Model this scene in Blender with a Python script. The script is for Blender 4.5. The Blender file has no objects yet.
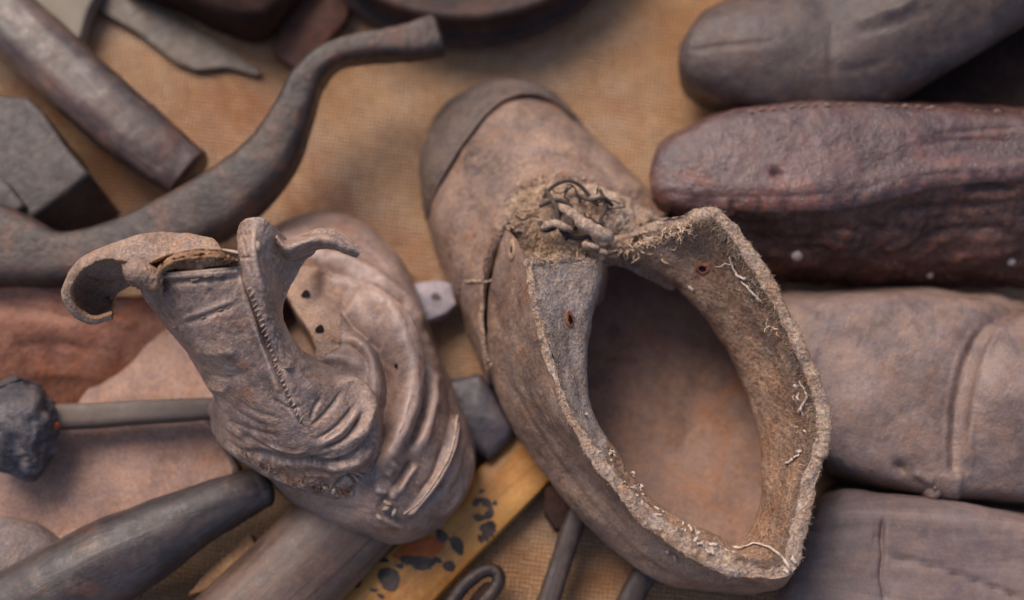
import bpy, math, random
import numpy as np
from mathutils import Vector
from mathutils.bvhtree import BVHTree

rng = np.random.default_rng(7)
random.seed(7)
C = bpy.context.scene.collection
sc = bpy.context.scene

# ------------------------------------------------------------------ camera
W, H = 1024, 600
DIST, TILT, LENS = 0.70, math.radians(15), 50.0
cam_d = bpy.data.cameras.new('camera')
cam = bpy.data.objects.new('camera', cam_d)
C.objects.link(cam)
cam.location = (0, -DIST * math.sin(TILT), DIST * math.cos(TILT))
cam.rotation_euler = (TILT, 0, 0)
cam_d.lens = LENS
cam_d.sensor_width = 36
cam_d.clip_start = 0.01
cam_d.clip_end = 100
cam_d.dof.use_dof = True
cam_d.dof.focus_distance = 0.598
cam_d.dof.aperture_fstop = 3.1
sc.camera = cam
CAM = np.array(cam.location)
K = 36 / LENS / W
ct, st = math.cos(TILT), math.sin(TILT)


def ray(px, py):
    x = (np.asarray(px, float) - W / 2) * K
    y = -(np.asarray(py, float) - H / 2) * K
    z = -np.ones_like(x)
    return np.stack([x, y * ct - z * st, y * st + z * ct], -1)


def P(px, py, z):                       # photo direction + real height (cm) -> point in metres
    d = ray(px, py)
    t = (np.asarray(z, float) / 100 - CAM[2]) / d[..., 2]
    return CAM + d * t[..., None]


def PP(a):
    a = np.asarray(a, float)
    return P(a[..., 0], a[..., 1], a[..., 2])


def proj(V):
    q = V - CAM
    x = q[..., 0]
    y = q[..., 1] * ct + q[..., 2] * st
    z = -q[..., 1] * st + q[..., 2] * ct
    return np.stack([x / -z / K + W / 2, H / 2 - y / -z / K], -1)


# ------------------------------------------------------------------ maths
def cr(G, n, axis=0, closed=False):
    """smooth curve through control points along one axis"""
    G = np.moveaxis(np.asarray(G, float), axis, 0)
    k = len(G)
    if closed:
        t = np.arange(n) / n * k
        i = np.floor(t).astype(int)
        f = (t - i)
        a, b, c, d = G[(i - 1) % k], G[i % k], G[(i + 1) % k], G[(i + 2) % k]
    else:
        t = np.linspace(0, k - 1, n)
        i = np.minimum(np.floor(t).astype(int), k - 2)
        f = t - i
        E = np.concatenate([[2 * G[0] - G[1]], G, [2 * G[-1] - G[-2]]])
        a, b, c, d = E[i], E[i + 1], E[i + 2], E[i + 3]
    f = f.reshape((-1,) + (1,) * (G.ndim - 1))
    r = b + 0.5 * f * (c - a + f * (2 * a - 5 * b + 4 * c - d + f * (3 * (b - c) + d - a)))
    return np.moveaxis(r, 0, axis)


def even(pts, n, closed=False):
    """curve through points, evenly spaced"""
    d = cr(pts, max(200, n * 4), 0, closed)
    if closed:
        d = np.concatenate([d, d[:1]])
    s = np.concatenate([[0], np.cumsum(np.linalg.norm(np.diff(d, axis=0), axis=1))])
    q = np.linspace(0, s[-1], n + 1)[:-1] if closed else np.linspace(0, s[-1], n)
    return np.stack([np.interp(q, s, d[:, j]) for j in range(d.shape[1])], -1)


def hsh(i, j, k, s):
    h = (i * 374761393 + j * 668265263 + k * 2147483647 + s * 1274126177) & 0xFFFFFFFF
    h = ((h ^ (h >> 13)) * 1274126177) & 0xFFFFFFFF
    h = ((h ^ (h >> 16)) * 2246822519) & 0xFFFFFFFF
    return ((h ^ (h >> 15)) & 0xFFFFFF) / float(0xFFFFFF) * 2 - 1


def vn(p, s=0):
    i = np.floor(p).astype(np.int64)
    f = p - i
    f = f * f * f * (f * (f * 6 - 15) + 10)
    x, y, z = i[..., 0], i[..., 1], i[..., 2]
    u, v, w = f[..., 0], f[..., 1], f[..., 2]
    L = lambda a, b, t: a + (b - a) * t
    g = lambda a, b, c: hsh(x + a, y + b, z + c, s)
    return L(L(L(g(0, 0, 0), g(1, 0, 0), u), L(g(0, 1, 0), g(1, 1, 0), u), v),
             L(L(g(0, 0, 1), g(1, 0, 1), u), L(g(0, 1, 1), g(1, 1, 1), u), v), w)


def fbm(V, size, octv=4, s=0, gain=.5):
    """size in metres of the largest features"""
    p = V / size
    r, a = 0, 1
    for o in range(octv):
        r = r + a * vn(p * 2.03 ** o + 17.3 * o, s + o)
        a *= gain
    return r


def ridge(V, size, s=0, octv=3):
    """sharp valleys between soft swellings, like creased leather"""
    p = V / size
    p = p + .35 * np.stack([vn(p * .7 + 5, s + 7), vn(p * .7 + 9, s + 8), vn(p * .7 + 13, s + 9)], -1)
    r, a = 0, 1
    for o in range(octv):
        r = r - a * np.exp(-np.abs(vn(p * 2.1 ** o + 31.7 * o, s + o)) * 9)
        a *= .55
    return r


def normals(V, cu=False, cv=False, orient='out'):
    def g(ax, c):
        if c:
            return np.roll(V, -1, ax) - np.roll(V, 1, ax)
        return np.gradient(V, axis=ax)
    N = np.cross(g(0, cu), g(1, cv))
    l = np.linalg.norm(N, axis=-1, keepdims=True)
    N = N / np.maximum(l, 1e-12)
    if orient == 'cam':
        sgn = np.sum(N * (CAM - V) * (l > 1e-12))
    elif orient == 'in':
        sgn = -np.sum(N * (V - V.reshape(-1, 3).mean(0)))
    else:
        sgn = np.sum(N * (V - V.reshape(-1, 3).mean(0)))
    return N if sgn >= 0 else -N


def dist_poly(q, poly, n=120):
    """distance from pixels q to polyline, and position along it 0..1"""
    p = even(np.asarray(poly, float), n)
    sh = q.shape[:-1]
    q = q.reshape(-1, 2)
    best = np.full(len(q), 1e9)
    tt = np.zeros(len(q))
    for i in range(n - 1):
        s = p[i + 1] - p[i]
        u = np.clip(((q - p[i]) @ s) / max(s @ s, 1e-9), 0, 1)
        d = (q[:, 0] - p[i, 0] - u * s[0]) ** 2 + (q[:, 1] - p[i, 1] - u * s[1]) ** 2
        m = d < best
        best[m] = d[m]
        tt[m] = (i + u[m]) / (n - 1)
    return np.sqrt(best).reshape(sh), tt.reshape(sh)


def creases(V, N, spec, front_only=True):
    q = proj(V)
    D = np.zeros(V.shape[:-1])
    for c in spec:
        poly, w, a = c[0], c[1], c[2]
        taper = c[3] if len(c) > 3 else .25
        wob = fbm(V, .012, 2, 91) * w * .25
        d, t = dist_poly(q, poly)
        tp = np.clip(np.minimum(t, 1 - t) / taper, 0, 1) if taper > 0 else 1
        tp = tp * tp * (3 - 2 * tp) if taper > 0 else 1
        if a < 0:
            D += a / 100 * tp * (.6 * np.exp(-np.abs((d + wob) / w) * 1.3) + .4 * np.exp(-((d + wob) / (w * 1.3)) ** 2))
        else:
            D += a / 100 * tp * np.exp(-((d + wob) / w) ** 2)
    if front_only:
        f = np.clip(np.sum(N * (CAM - V), -1) / np.linalg.norm(CAM - V, axis=-1) * 3 + .3, 0, 1)
        D *= f
    return V + N * D[..., None]


# ------------------------------------------------------------------ meshes
class Acc:
    def __init__(s):
        s.v, s.f, s.n = [], [], 0

    def add(s, v, f):
        s.v.append(np.asarray(v, float).reshape(-1, 3))
        s.f += [tuple(int(i) + s.n for i in q) for q in f]
        s.n += len(s.v[-1])
        return s

    def grid(s, V, cu=False, cv=False, flip=False):
        nu, nv = V.shape[:2]
        I = np.arange(nu * nv).reshape(nu, nv)
        A = np.concatenate([I, I[:1]], 0) if cu else I
        A = np.concatenate([A, A[:, :1]], 1) if cv else A
        q = np.stack([A[:-1, :-1], A[1:, :-1], A[1:, 1:], A[:-1, 1:]], -1).reshape(-1, 4)
        if flip:
            q = q[:, ::-1]
        return s.add(V, q.tolist())

    def tube(s, path, r, sides=6, cap=True):
        path = np.asarray(path, float)
        n = len(path)
        r = np.broadcast_to(np.asarray(r, float), (n,))
        T = np.gradient(path, axis=0)
        T /= np.maximum(np.linalg.norm(T, axis=1, keepdims=True), 1e-9)
        up = np.array([.31, .22, .92])
        A = np.cross(T, up)
        A /= np.maximum(np.linalg.norm(A, axis=1, keepdims=True), 1e-9)
        B = np.cross(A, T)
        a = np.arange(sides) / sides * 2 * math.pi
        V = path[:, None] + r[:, None, None] * (np.cos(a)[None, :, None] * A[:, None] + np.sin(a)[None, :, None] * B[:, None])
        base = s.n
        s.grid(V, cv=True)
        if cap:
            s.f.append(tuple(base + i for i in range(sides)))
            s.f.append(tuple(base + (n - 1) * sides + i for i in reversed(range(sides))))
        return s

    def build(s, name, mat, parent=None, smooth=True):
        return mesh(name, np.concatenate(s.v), s.f, mat, parent, smooth)


def mesh(name, v, f, mat, parent=None, smooth=True):
    v = np.asarray(v, float)
    if parent is not None:
        v = v - np.array(ROOT[parent.name])
    me = bpy.data.meshes.new(name)
    me.from_pydata(v.tolist(), [], [tuple(q) for q in f])
    me.validate()
    if smooth:
        me.polygons.foreach_set('use_smooth', [True] * len(me.polygons))
    me.materials.append(mat)
    me.update()
    o = bpy.data.objects.new(name, me)
    C.objects.link(o)
    if parent is not None:
        o.parent = parent
        ROOT[o.name] = ROOT[parent.name]
    else:
        ROOT[o.name] = (0, 0, 0)
    return o


ROOT = {}


def thing(name, label, cat, loc, group=None):
    o = bpy.data.objects.new(name, None)
    o.empty_display_size = .02
    C.objects.link(o)
    loc = tuple(float(x) for x in loc)
    o.location = loc
    o['label'] = label
    o['category'] = cat
    if group:
        o['group'] = group
    ROOT[o.name] = loc
    return o


def sheet(name, V, mat, parent, cu=False, cv=False, orient='cam', thick=0, mask=None):
    """grid surface; thick (cm) gives it a back and closed edges"""
    N = normals(V, cu, cv, orient)
    nu, nv = V.shape[:2]
    g = np.cross(V[1, nv // 2] - V[0, nv // 2], V[0, nv // 2] - V[0, nv // 2 - 1])
    base = np.cross(np.gradient(V, axis=0), np.gradient(V, axis=1))
    flip = np.sum(base * N) < 0
    a = Acc()
    if thick:
        B = V - N * thick / 100
        a.grid(V, cu, cv, flip)
        a.grid(B, cu, cv, not flip)
        n = nu * nv
        I = np.arange(n).reshape(nu, nv)
        loops = []
        if not cu:
            loops += [(I[0, :], cv, True), (I[-1, :], cv, False)]
        if not cv:
            loops += [(I[:, 0], cu, False), (I[:, -1], cu, True)]
        for L, c, fl in loops:
            L = list(L) + ([L[0]] if c else [])
            for p, q in zip(L[:-1], L[1:]):
                f = (p, q, q + n, p + n)
                a.f.append(f if (fl != flip) else f[::-1])
    else:
        a.grid(V, cu, cv, flip)
    if mask is not None:
        a.f = [f for f in a.f if mask.ravel()[f[0] % (nu * nv)]]
    return a.build(name, mat, parent)


def bvh(objs):
    v, f, n = [], [], 0
    for o in objs:
        r = np.array(ROOT[o.parent.name]) if o.parent else np.zeros(3)
        for p in o.data.vertices:
            v.append(np.array(p.co) + r)
        f += [[i + n for i in p.vertices] for p in o.data.polygons]
        n = len(v)
    return BVHTree.FromPolygons([tuple(p) for p in v], f)


def hit(tree, px, py, lift=0.0):
    d = ray(px, py)
    loc, no, _, _ = tree.ray_cast(Vector(CAM), Vector(d).normalized())
    if loc is None:
        return None, None
    no = np.array(no)
    if np.dot(no, d) > 0:
        no = -no
    return np.array(loc) + no * lift / 100, no


def stitch_row(acc, tree, poly, step, r, fill=.7, lift=.02, arch=.06, skip=0, jit=.6):
    p = np.asarray(poly, float)
    L = np.sum(np.linalg.norm(np.diff(p, axis=0), axis=1))
    n = int(L / step)
    q = even(p, n * 10 + 1)
    for i in range(n):
        if random.random() < skip:
            continue
        o = np.array([random.gauss(0, jit), random.gauss(0, jit)]) * .6
        j0, j1 = i * 10, i * 10 + int(10 * fill)
        pts = []
        for j, a in ((j0, -.02), ((2 * j0 + j1) // 3, arch), ((j0 + 2 * j1) // 3, arch), (j1, -.02)):
            h, no = hit(tree, q[j, 0] + o[0], q[j, 1] + o[1], lift + a)
            if h is not None:
                pts.append(h)
        if len(pts) == 4:
            acc.tube(cr(np.array(pts), 7), np.array([.7, 1, 1.1, 1.1, 1.1, 1, .7]) * r / 100 * random.uniform(.8, 1.2), 6)


def fibre(acc, p, d, L, r, curl=.4, n=6, sides=4):
    d = np.asarray(d, float)
    d = d / np.linalg.norm(d)
    pts = [np.asarray(p, float)]
    for i in range(n):
        d = d + rng.normal(0, curl, 3)
        d /= np.linalg.norm(d)
        pts.append(pts[-1] + d * L / 100 / n)
    rr = r / 100 * np.linspace(1, .45, n + 1)
    acc.tube(np.array(pts), rr, sides, cap=False)


def tube_solid(stations, sides=48, res=120, power=2.3, cap0=True, cap1=True, bot=1.0):
    """stations: (px, py, z of axis cm, half width px, half height cm); a solid along a path with rounded ends"""
    S = np.asarray(stations, float)
    ctr = P(S[:, 0], S[:, 1], S[:, 2])
    pxm = np.linalg.norm(P(S[:, 0] + 1, S[:, 1], S[:, 2]) - ctr, axis=1)
    D = np.concatenate([ctr, (S[:, 3] * pxm)[:, None], S[:, 4:5] / 100], 1)
    D = cr(D, res)
    c, hw, hh = D[:, :3], D[:, 3], D[:, 4]
    T = np.gradient(c, axis=0)
    T /= np.linalg.norm(T, axis=1, keepdims=True)
    A = np.cross(T, [0, 0, 1])
    A /= np.linalg.norm(A, axis=1, keepdims=True)
    B = np.cross(A, T)
    a = np.arange(sides) / sides * 2 * math.pi
    sp = lambda x: np.sign(x) * np.abs(x) ** (2 / power)
    V = c[:, None] + hw[:, None, None] * sp(np.cos(a))[None, :, None] * A[:, None] + hh[:, None, None] * sp(np.sin(a))[None, :, None] * B[:, None]

    def cap(row, cen, t, depth):
        k = np.linspace(0, 1, 8)[1:]
        return np.array([cen + (row - cen) * math.sqrt(max(0, 1 - x ** 3)) + t * depth * x for x in k])
    parts = []
    if cap0:
        parts.append(cap(V[0], c[0], -T[0], hw[0] * cap0)[::-1])
    parts.append(V)
    if cap1:
        parts.append(cap(V[-1], c[-1], T[-1], hw[-1] * cap1))
    return np.concatenate(parts)


def puck(outline, z0, z1, bevel=.15, dome=0.0, n=140, closed_smooth=True, rings=26, tiltz=None):
    """solid standing on z0 whose top outline is seen at z1 (cm)"""
    o = np.asarray(outline, float)
    if closed_smooth:
        q = even(o, n, True)
    else:
        m = np.concatenate([o, o[:1]])
        s = np.concatenate([[0], np.cumsum(np.linalg.norm(np.diff(m, axis=0), axis=1))])
        t = np.linspace(0, s[-1], n + 1)[:-1]
        q = np.stack([np.interp(t, s, m[:, j]) for j in (0, 1)], -1)
        q = (np.roll(q, 1, 0) + 2 * q + np.roll(q, -1, 0)) / 4
    zt = np.full(n, z1) if tiltz is None else z1 + (q[:, 0] - q[:, 0].mean()) * tiltz[0] + (q[:, 1] - q[:, 1].mean()) * tiltz[1]
    top = P(q[:, 0], q[:, 1], zt)
    cen = top.mean(0)
    rows = []
    for k in np.linspace(0, 1, 8):
        r = top.copy()
        r[:, 2] = z0 / 100 + (top[:, 2] - bevel / 100 - z0 / 100) * k
        rows.append(r)
    size = np.sqrt(np.mean(np.sum((top - cen) ** 2, 1)))
    for k in np.linspace(0, math.pi / 2, 6)[1:]:
        sc_ = 1 - (1 - math.cos(k)) * bevel / 100 / size
        r = cen + (top - cen) * sc_
        r[:, 2] = top[:, 2] - bevel / 100 * (1 - math.sin(k))
        rows.append(r)
    last = rows[-1]
    for k in np.linspace(1, 0, rings)[1:]:
        r = cen + (last - cen) * max(k, .001)
        r[:, 2] += dome / 100 * (1 - k ** 2)
        rows.append(r)
    return np.array(rows)


# ------------------------------------------------------------------ materials
def lin(r, g, b):
    f = lambda c: (c / 255 / 12.92) if c / 255 <= .04045 else ((c / 255 + .055) / 1.055) ** 2.4
    return (f(min(255, r * 1.02)), f(g * .985), f(b * .975), 1)


class NT:
    def __init__(s, name):
        s.m = bpy.data.materials.new(name)
        s.m.use_nodes = True
        s.t = s.m.node_tree
        s.b = s.t.nodes['Principled BSDF']
        s.co = s.n('ShaderNodeTexCoord').outputs['Object']

    def n(s, typ, **k):
        x = s.t.nodes.new(typ)
        for a, v in k.items():
            setattr(x, a, v)
        return x

    def l(s, a, b):
        s.t.links.new(a, b)

    def mapping(s, rot=0, scale=(1, 1, 1)):
        a = s.n('ShaderNodeMapping')
        s.l(s.co, a.inputs[0])
        a.inputs['Rotation'].default_value = (0, 0, rot)
        b = s.n('ShaderNodeMapping')
        s.l(a.outputs[0], b.inputs[0])
        b.inputs['Scale'].default_value = scale
        return b.outputs[0]

    def noise(s, scale, detail=6, rough=.6, dist=0, vec=None):
        x = s.n('ShaderNodeTexNoise')
        x.inputs['Scale'].default_value = scale
        x.inputs['Detail'].default_value = detail
        x.inputs['Roughness'].default_value = rough
        x.inputs['Distortion'].default_value = dist
        s.l(vec if vec is not None else s.co, x.inputs['Vector'])
        return x.outputs['Fac']

    def vor(s, scale, feature='F1', vec=None):
        x = s.n('ShaderNodeTexVoronoi', feature=feature)
        x.inputs['Scale'].default_value = scale
        s.l(vec if vec is not None else s.co, x.inputs['Vector'])
        return x.outputs['Distance']

    def ramp(s, fac, stops):
        x = s.n('ShaderNodeValToRGB')
        e = x.color_ramp.elements
        while len(e) < len(stops):
            e.new(.5)
        for i, (p, c) in enumerate(stops):
            e[i].position = p
            e[i].color = c if not isinstance(c, (int, float)) else (c, c, c, 1)
        s.l(fac, x.inputs[0])
        return x.outputs[0]

    def mix(s, fac, a, b, mode='MIX'):
        x = s.n('ShaderNodeMix', data_type='RGBA', blend_type=mode)
        for v, i in ((fac, 0), (a, 6), (b, 7)):
            if isinstance(v, (int, float)):
                x.inputs[i].default_value = v
            elif isinstance(v, tuple):
                x.inputs[i].default_value = v
            else:
                s.l(v, x.inputs[i])
        return x.outputs[2]

    def math(s, op, a, b=0.0):
        x = s.n('ShaderNodeMath', operation=op)
        for v, i in ((a, 0), (b, 1)):
            if isinstance(v, (int, float)):
                x.inputs[i].default_value = v
            else:
                s.l(v, x.inputs[i])
        return x.outputs[0]

    def bump(s, h, strength, dist, prev=None):
        x = s.n('ShaderNodeBump')
        x.inputs['Strength'].default_value = strength
        x.inputs['Distance'].default_value = dist
        s.l(h, x.inputs['Height'])
        if prev is not None:
            s.l(prev, x.inputs['Normal'])
        return x.outputs[0]

    def chroma(s, col, scale=150, f=.5):
        """patches of warmer and cooler tone, as in old stained hide and wood"""
        for k, sc_ in ((f, scale * .5), (f, scale * 2.2)):
            x = s.noise(sc_, 5, .65, .3)
            col = s.mix(k * 1.6, col, s.ramp(x, [(.34, (.43, .45, .50, 1)), (.5, (.5, .5, .5, 1)), (.66, (.57, .53, .48, 1))]), 'OVERLAY')
        return col

    def point(s):
        return s.n('ShaderNodeNewGeometry').outputs['Pointiness']

    def done(s, col, rough=.7, nor=None, metal=0, spec=.4):
        s.l(col, s.b.inputs['Base Color'])
        if isinstance(rough, (int, float)):
            s.b.inputs['Roughness'].default_value = rough
        else:
            s.l(rough, s.b.inputs['Roughness'])
        s.b.inputs['Metallic'].default_value = metal
        s.b.inputs['Specular IOR Level'].default_value = spec
        if nor is not None:
            s.l(nor, s.b.inputs['Normal'])
        return s.m


def leather(name, dark, base, light, rust=None, stain=28, rough=.62, bump=.5, wear=None, wear_lo=.51, wear_hi=.56,
            grain=900, dust=None, spec=.4, scratch=.5, ov=.55):
    t = NT(name)
    big = t.noise(stain, 7, .62, .35)
    col = t.ramp(big, [(.3, lin(*dark)), (.5, lin(*base)), (.7, lin(*light))])
    mid = t.noise(stain * 6, 6, .65)
    col = t.mix(t.ramp(mid, [(.35, 0.0), (.7, .55)]), col, lin(*light))
    col = t.mix(t.ramp(t.noise(stain * 14, 5, .7), [(.48, 0.0), (.78, .45)]), col, lin(*dark))
    if rust:
        rn = t.noise(stain * 1.7, 8, .7, .6)
        col = t.mix(t.ramp(rn, [(.55, 0.0), (.72, .75)]), col, lin(*rust))
    sc1 = t.noise(260, 5, .7, .6, t.mapping(.5, (1, .16, 1)))
    col = t.mix(t.ramp(sc1, [(.6, 0.0), (.72, .45)]), col, lin(*light))
    blot = t.noise(stain * 2.6, 7, .7, .4)
    col = t.mix(t.ramp(blot, [(.56, 0.0), (.7, .6)]), col, lin(*dark))
    fine = t.noise(grain, 3, .6)
    col = t.mix(ov, col, t.ramp(fine, [(.3, .22), (.7, .78)]), 'OVERLAY')
    if dust:
        dn = t.noise(grain * .28, 6, .75)
        col = t.mix(t.ramp(dn, [(.6, 0.0), (.72, .8)]), col, lin(*dust))
    if wear:
        col = t.mix(t.ramp(t.point(), [(wear_lo, 0.0), (wear_hi, .85)]), col, lin(*wear))
    sv = t.mapping(.7, (1, .12, 1))
    scr = t.noise(520, 4, .6, .3, sv)
    h1 = t.bump(big, bump * .5, .004)
    h2 = t.bump(t.noise(stain * 9, 6, .65), bump * 1.0, .002, h1)
    cells = t.vor(grain * .55, 'DISTANCE_TO_EDGE')
    h3 = t.bump(t.ramp(cells, [(0, 0.0), (.25, 1.0)]), bump * .35, .0004, h2)
    h4 = t.bump(scr, bump * scratch, .0006, h3)
    h5 = t.bump(fine, bump * .8, .0005, h4)
    r = t.ramp(mid, [(.3, rough - .14), (.7, min(1, rough + .16))])
    return t.done(t.chroma(col), r, h5, 0, spec)


def wood(name, dark, base, light, ang=0, rough=.5, grain=60, rust=None, wear=None, bump=.5, spec=.45):
    t = NT(name)
    v = t.mapping(ang, (.08, 1, 1))
    g = t.noise(grain * 4, 7, .65, .8, v)
    big = t.noise(24, 6, .6, .3)
    col = t.ramp(g, [(.3, lin(*dark)), (.5, lin(*base)), (.72, lin(*light))])
    col = t.mix(t.ramp(big, [(.4, 0.0), (.7, .7)]), col, lin(*dark))
    if rust:
        col = t.mix(t.ramp(t.noise(42, 8, .7, .5), [(.54, 0.0), (.74, .55)]), col, lin(*rust))
    mott = t.noise(190, 6, .7)
    col = t.mix(t.ramp(mott, [(.5, 0.0), (.75, .5)]), col, lin(*light))
    if wear:
        col = t.mix(t.ramp(t.point(), [(.505, 0.0), (.55, .8)]), col, lin(*wear))
    fine = t.noise(800, 4, .65)
    col = t.mix(.3, col, t.ramp(fine, [(.3, .3), (.7, .7)]), 'OVERLAY')
    h = t.bump(g, bump, .0012)
    h = t.bump(mott, bump * .7, .0012, h)
    h = t.bump(fine, bump * .4, .0004, h)
    r = t.ramp(mott, [(.3, rough - .1), (.7, rough + .2)])
    return t.done(t.chroma(col, 130, .45), r, h, 0, spec)


def iron(name, dark, base, light, rust=None, rough=.5, metal=.3, bump=.5):
    t = NT(name)
    a = t.noise(60, 8, .7, .3)
    col = t.ramp(a, [(.3, lin(*dark)), (.5, lin(*base)), (.72, lin(*light))])
    if rust:
        col = t.mix(t.ramp(t.noise(45, 8, .7, .4), [(.5, 0.0), (.7, .8)]), col, lin(*rust))
    b = t.noise(320, 6, .7)
    col = t.mix(t.ramp(b, [(.5, 0.0), (.8, .6)]), col, lin(*dark))
    h = t.bump(b, bump, .0012)
    h = t.bump(t.noise(1100, 3, .6), bump * .5, .0004, h)
    return t.done(t.chroma(col, 130, .45), t.ramp(b, [(.3, rough - .1), (.7, rough + .2)]), h, metal, .5)


def burlap():
    t = NT('burlap')
    w = t.n('ShaderNodeMapping')
    wob = t.n('ShaderNodeTexNoise')
    wob.inputs['Scale'].default_value = 60
    t.l(t.co, wob.inputs['Vector'])
    sub = t.n('ShaderNodeVectorMath', operation='MULTIPLY_ADD')
    t.l(wob.outputs['Color'], sub.inputs[0])
    sub.inputs[1].default_value = (.002, .002, .002)
    t.l(t.co, sub.inputs[2])
    t.l(sub.outputs[0], w.inputs[0])
    w.inputs['Rotation'].default_value = (0, 0, .12)

    def wave(d):
        x = t.n('ShaderNodeTexWave', wave_type='BANDS', bands_direction=d)
        x.inputs['Scale'].default_value = 150
        x.inputs['Distortion'].default_value = 3.0
        x.inputs['Detail'].default_value = 2
        x.inputs['Detail Scale'].default_value = 1.5
        t.l(w.outputs[0], x.inputs['Vector'])
        return x.outputs['Fac']
    h = t.math('MAXIMUM', t.math('MULTIPLY', wave('X'), .8), wave('Y'))
    big = t.noise(11, 5, .6, .2)
    col = t.ramp(big, [(.35, lin(178, 138, 98)), (.5, lin(192, 162, 130)), (.68, lin(196, 174, 150))])
    col = t.mix(t.ramp(t.noise(140, 6, .7), [(.45, 0.0), (.75, .5)]), col, lin(150, 112, 72))
    col = t.mix(t.ramp(t.math('ADD', h, t.math('MULTIPLY', t.noise(90, 5, .7), .5)), [(.4, .8), (1.0, 0.0)]), col, lin(104, 70, 42))
    col = t.mix(t.ramp(t.noise(9, 6, .65, .5), [(.5, 0.0), (.66, .7)]), col, lin(140, 84, 52))
    n = t.bump(h, 1.0, .001)
    n = t.bump(t.noise(700, 4, .7), .4, .0005, n)
    return t.done(t.chroma(col, 120, .3), .92, n, 0, .15)


def plain(name, a, b, scale=400, rough=.8, bump=.4, spec=.3):
    t = NT(name)
    n = t.noise(scale, 5, .65)
    col = t.ramp(n, [(.3, lin(*a)), (.7, lin(*b))])
    return t.done(col, rough, t.bump(n, bump, .0006), 0, spec)


M = {}
M['burlap'] = burlap()
M['upper'] = leather('brown_upper_leather', (66, 52, 46), (126, 105, 92), (164, 139, 120), rust=(136, 92, 62), stain=32, rough=.62, bump=.5,
                     wear=(170, 146, 124), dust=(172, 152, 130), scratch=.4)
M['toe'] = leather('toe_cap_leather', (62, 52, 47), (90, 78, 71), (114, 100, 91), stain=40, rough=.66, bump=.4, wear=(150, 130, 114))
M['lining'] = leather('suede_lining', (108, 84, 68), (150, 122, 100), (178, 154, 132), rust=(120, 74, 52), stain=34, rough=.95, bump=1.0, spec=.12,
                      dust=(186, 164, 140), scratch=1.2, grain=700)
M['lining_grey'] = leather('grey_suede_lining', (118, 106, 98), (158, 144, 134), (186, 172, 160), stain=60, rough=.95, bump=.9, spec=.12, dust=(186, 172, 158), grain=800)
M['rim'] = leather('felted_rim', (140, 116, 96), (188, 164, 142), (216, 198, 180), rust=(156, 108, 76), stain=70, rough=.97, bump=1.2, spec=.1,
                   dust=(222, 206, 190), grain=650, scratch=.6)
M['insole'] = leather('insole_leather', (92, 70, 60), (138, 112, 98), (158, 134, 120), rust=(160, 106, 62), stain=18, rough=.8, bump=.3, scratch=.2, ov=.3)
M['boot'] = leather('grey_boot_leather', (76, 61, 54), (132, 111, 100), (166, 144, 132), rust=(134, 92, 68), stain=28, rough=.42, bump=.3, ov=.35,
                    wear=(166, 145, 132), wear_lo=.504, wear_hi=.54, dust=(180, 160, 146), spec=.5, grain=1100)
M['tongue_tan'] = leather('tan_tongue', (90, 70, 58), (136, 112, 95), (162, 138, 120), rust=(118, 78, 54), stain=50, rough=.75, bump=.4)
M['shaft'] = leather('dark_boot_leather', (74, 60, 54), (122, 104, 95), (160, 140, 128), rust=(136, 86, 58), stain=34, rough=.4, bump=.5, ov=.35,
                     wear=(182, 160, 144), wear_lo=.502, wear_hi=.53, dust=(176, 156, 140), spec=.5, scratch=.9, grain=1100)
M['shaft_edge'] = leather('cracked_leather_edge', (96, 68, 50), (146, 110, 80), (190, 158, 128), rust=(168, 96, 46), stain=80, rough=.85, bump=1.0, spec=.2,
                          dust=(196, 174, 150))
M['flap_in'] = leather('worn_inner_leather', (104, 86, 76), (150, 130, 116), (182, 160, 142), rust=(166, 110, 64), stain=60, rough=.75, bump=.7, spec=.25,
                       wear=(166, 128, 96), dust=(188, 168, 150))
M['shaft_in'] = leather('boot_inside', (62, 46, 40), (96, 76, 66), (128, 106, 92), rust=(120, 76, 50), stain=40, rough=.7, bump=.5, spec=.3)
M['thread'] = plain('pale_thread', (128, 108, 92), (192, 174, 156), 700, .9)
M['dull_thread'] = plain('dull_thread', (118, 98, 82), (152, 130, 110), 700, .9)
M['fluff'] = plain('frayed_fibre', (166, 140, 112), (226, 204, 178), 300, .95, .5, .1)
M['white'] = plain('white_fibre', (160, 144, 130), (222, 210, 198), 500, .9, .4, .15)
M['lace'] = plain('dark_lace', (52, 44, 42), (92, 80, 74), 500, .85)
M['hole'] = plain('dark_hole', (18, 14, 14), (34, 27, 25), 300, .9, .3, .1)
M['rust'] = plain('rusty_eyelet', (88, 50, 36), (168, 112, 88), 500, .7, 1.0)
M['nail'] = plain('pale_tack', (150, 136, 128), (214, 204, 196), 400, .45, .4)
M['last_dark'] = leather('dark_last', (48, 38, 36), (74, 62, 59), (98, 86, 81), stain=26, rough=.52, bump=.25, rust=(92, 68, 56), scratch=.2, ov=.15)
M['last_red'] = leather('red_brown_sole', (44, 32, 33), (84, 62, 60), (116, 91, 87), rust=(132, 74, 50), ov=.2, stain=24, rough=.3, bump=.55, wear=(164, 104, 76), wear_lo=.512, wear_hi=.545, spec=.55)
M['side_red'] = leather('red_brown_side', (40, 27, 25), (74, 50, 45), (108, 78, 68), rust=(112, 60, 40), stain=36, rough=.32, bump=.9, wear=(130, 82, 60), spec=.5)
M['last_tan'] = leather('tan_last', (84, 69, 63), (122, 104, 96), (150, 131, 121), rust=(126, 96, 78), stain=24, rough=.5, bump=.4, ov=.2)
M['last_grey'] = wood('grey_last', (84, 70, 68), (108, 94, 90), (130, 114, 109), 0.05, .55, 22, bump=.3)
M['handle'] = wood('worn_handle', (46, 35, 33), (74, 58, 53), (114, 92, 82), .74, .36, 26, rust=(138, 90, 62), bump=.3, spec=.5)
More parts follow.
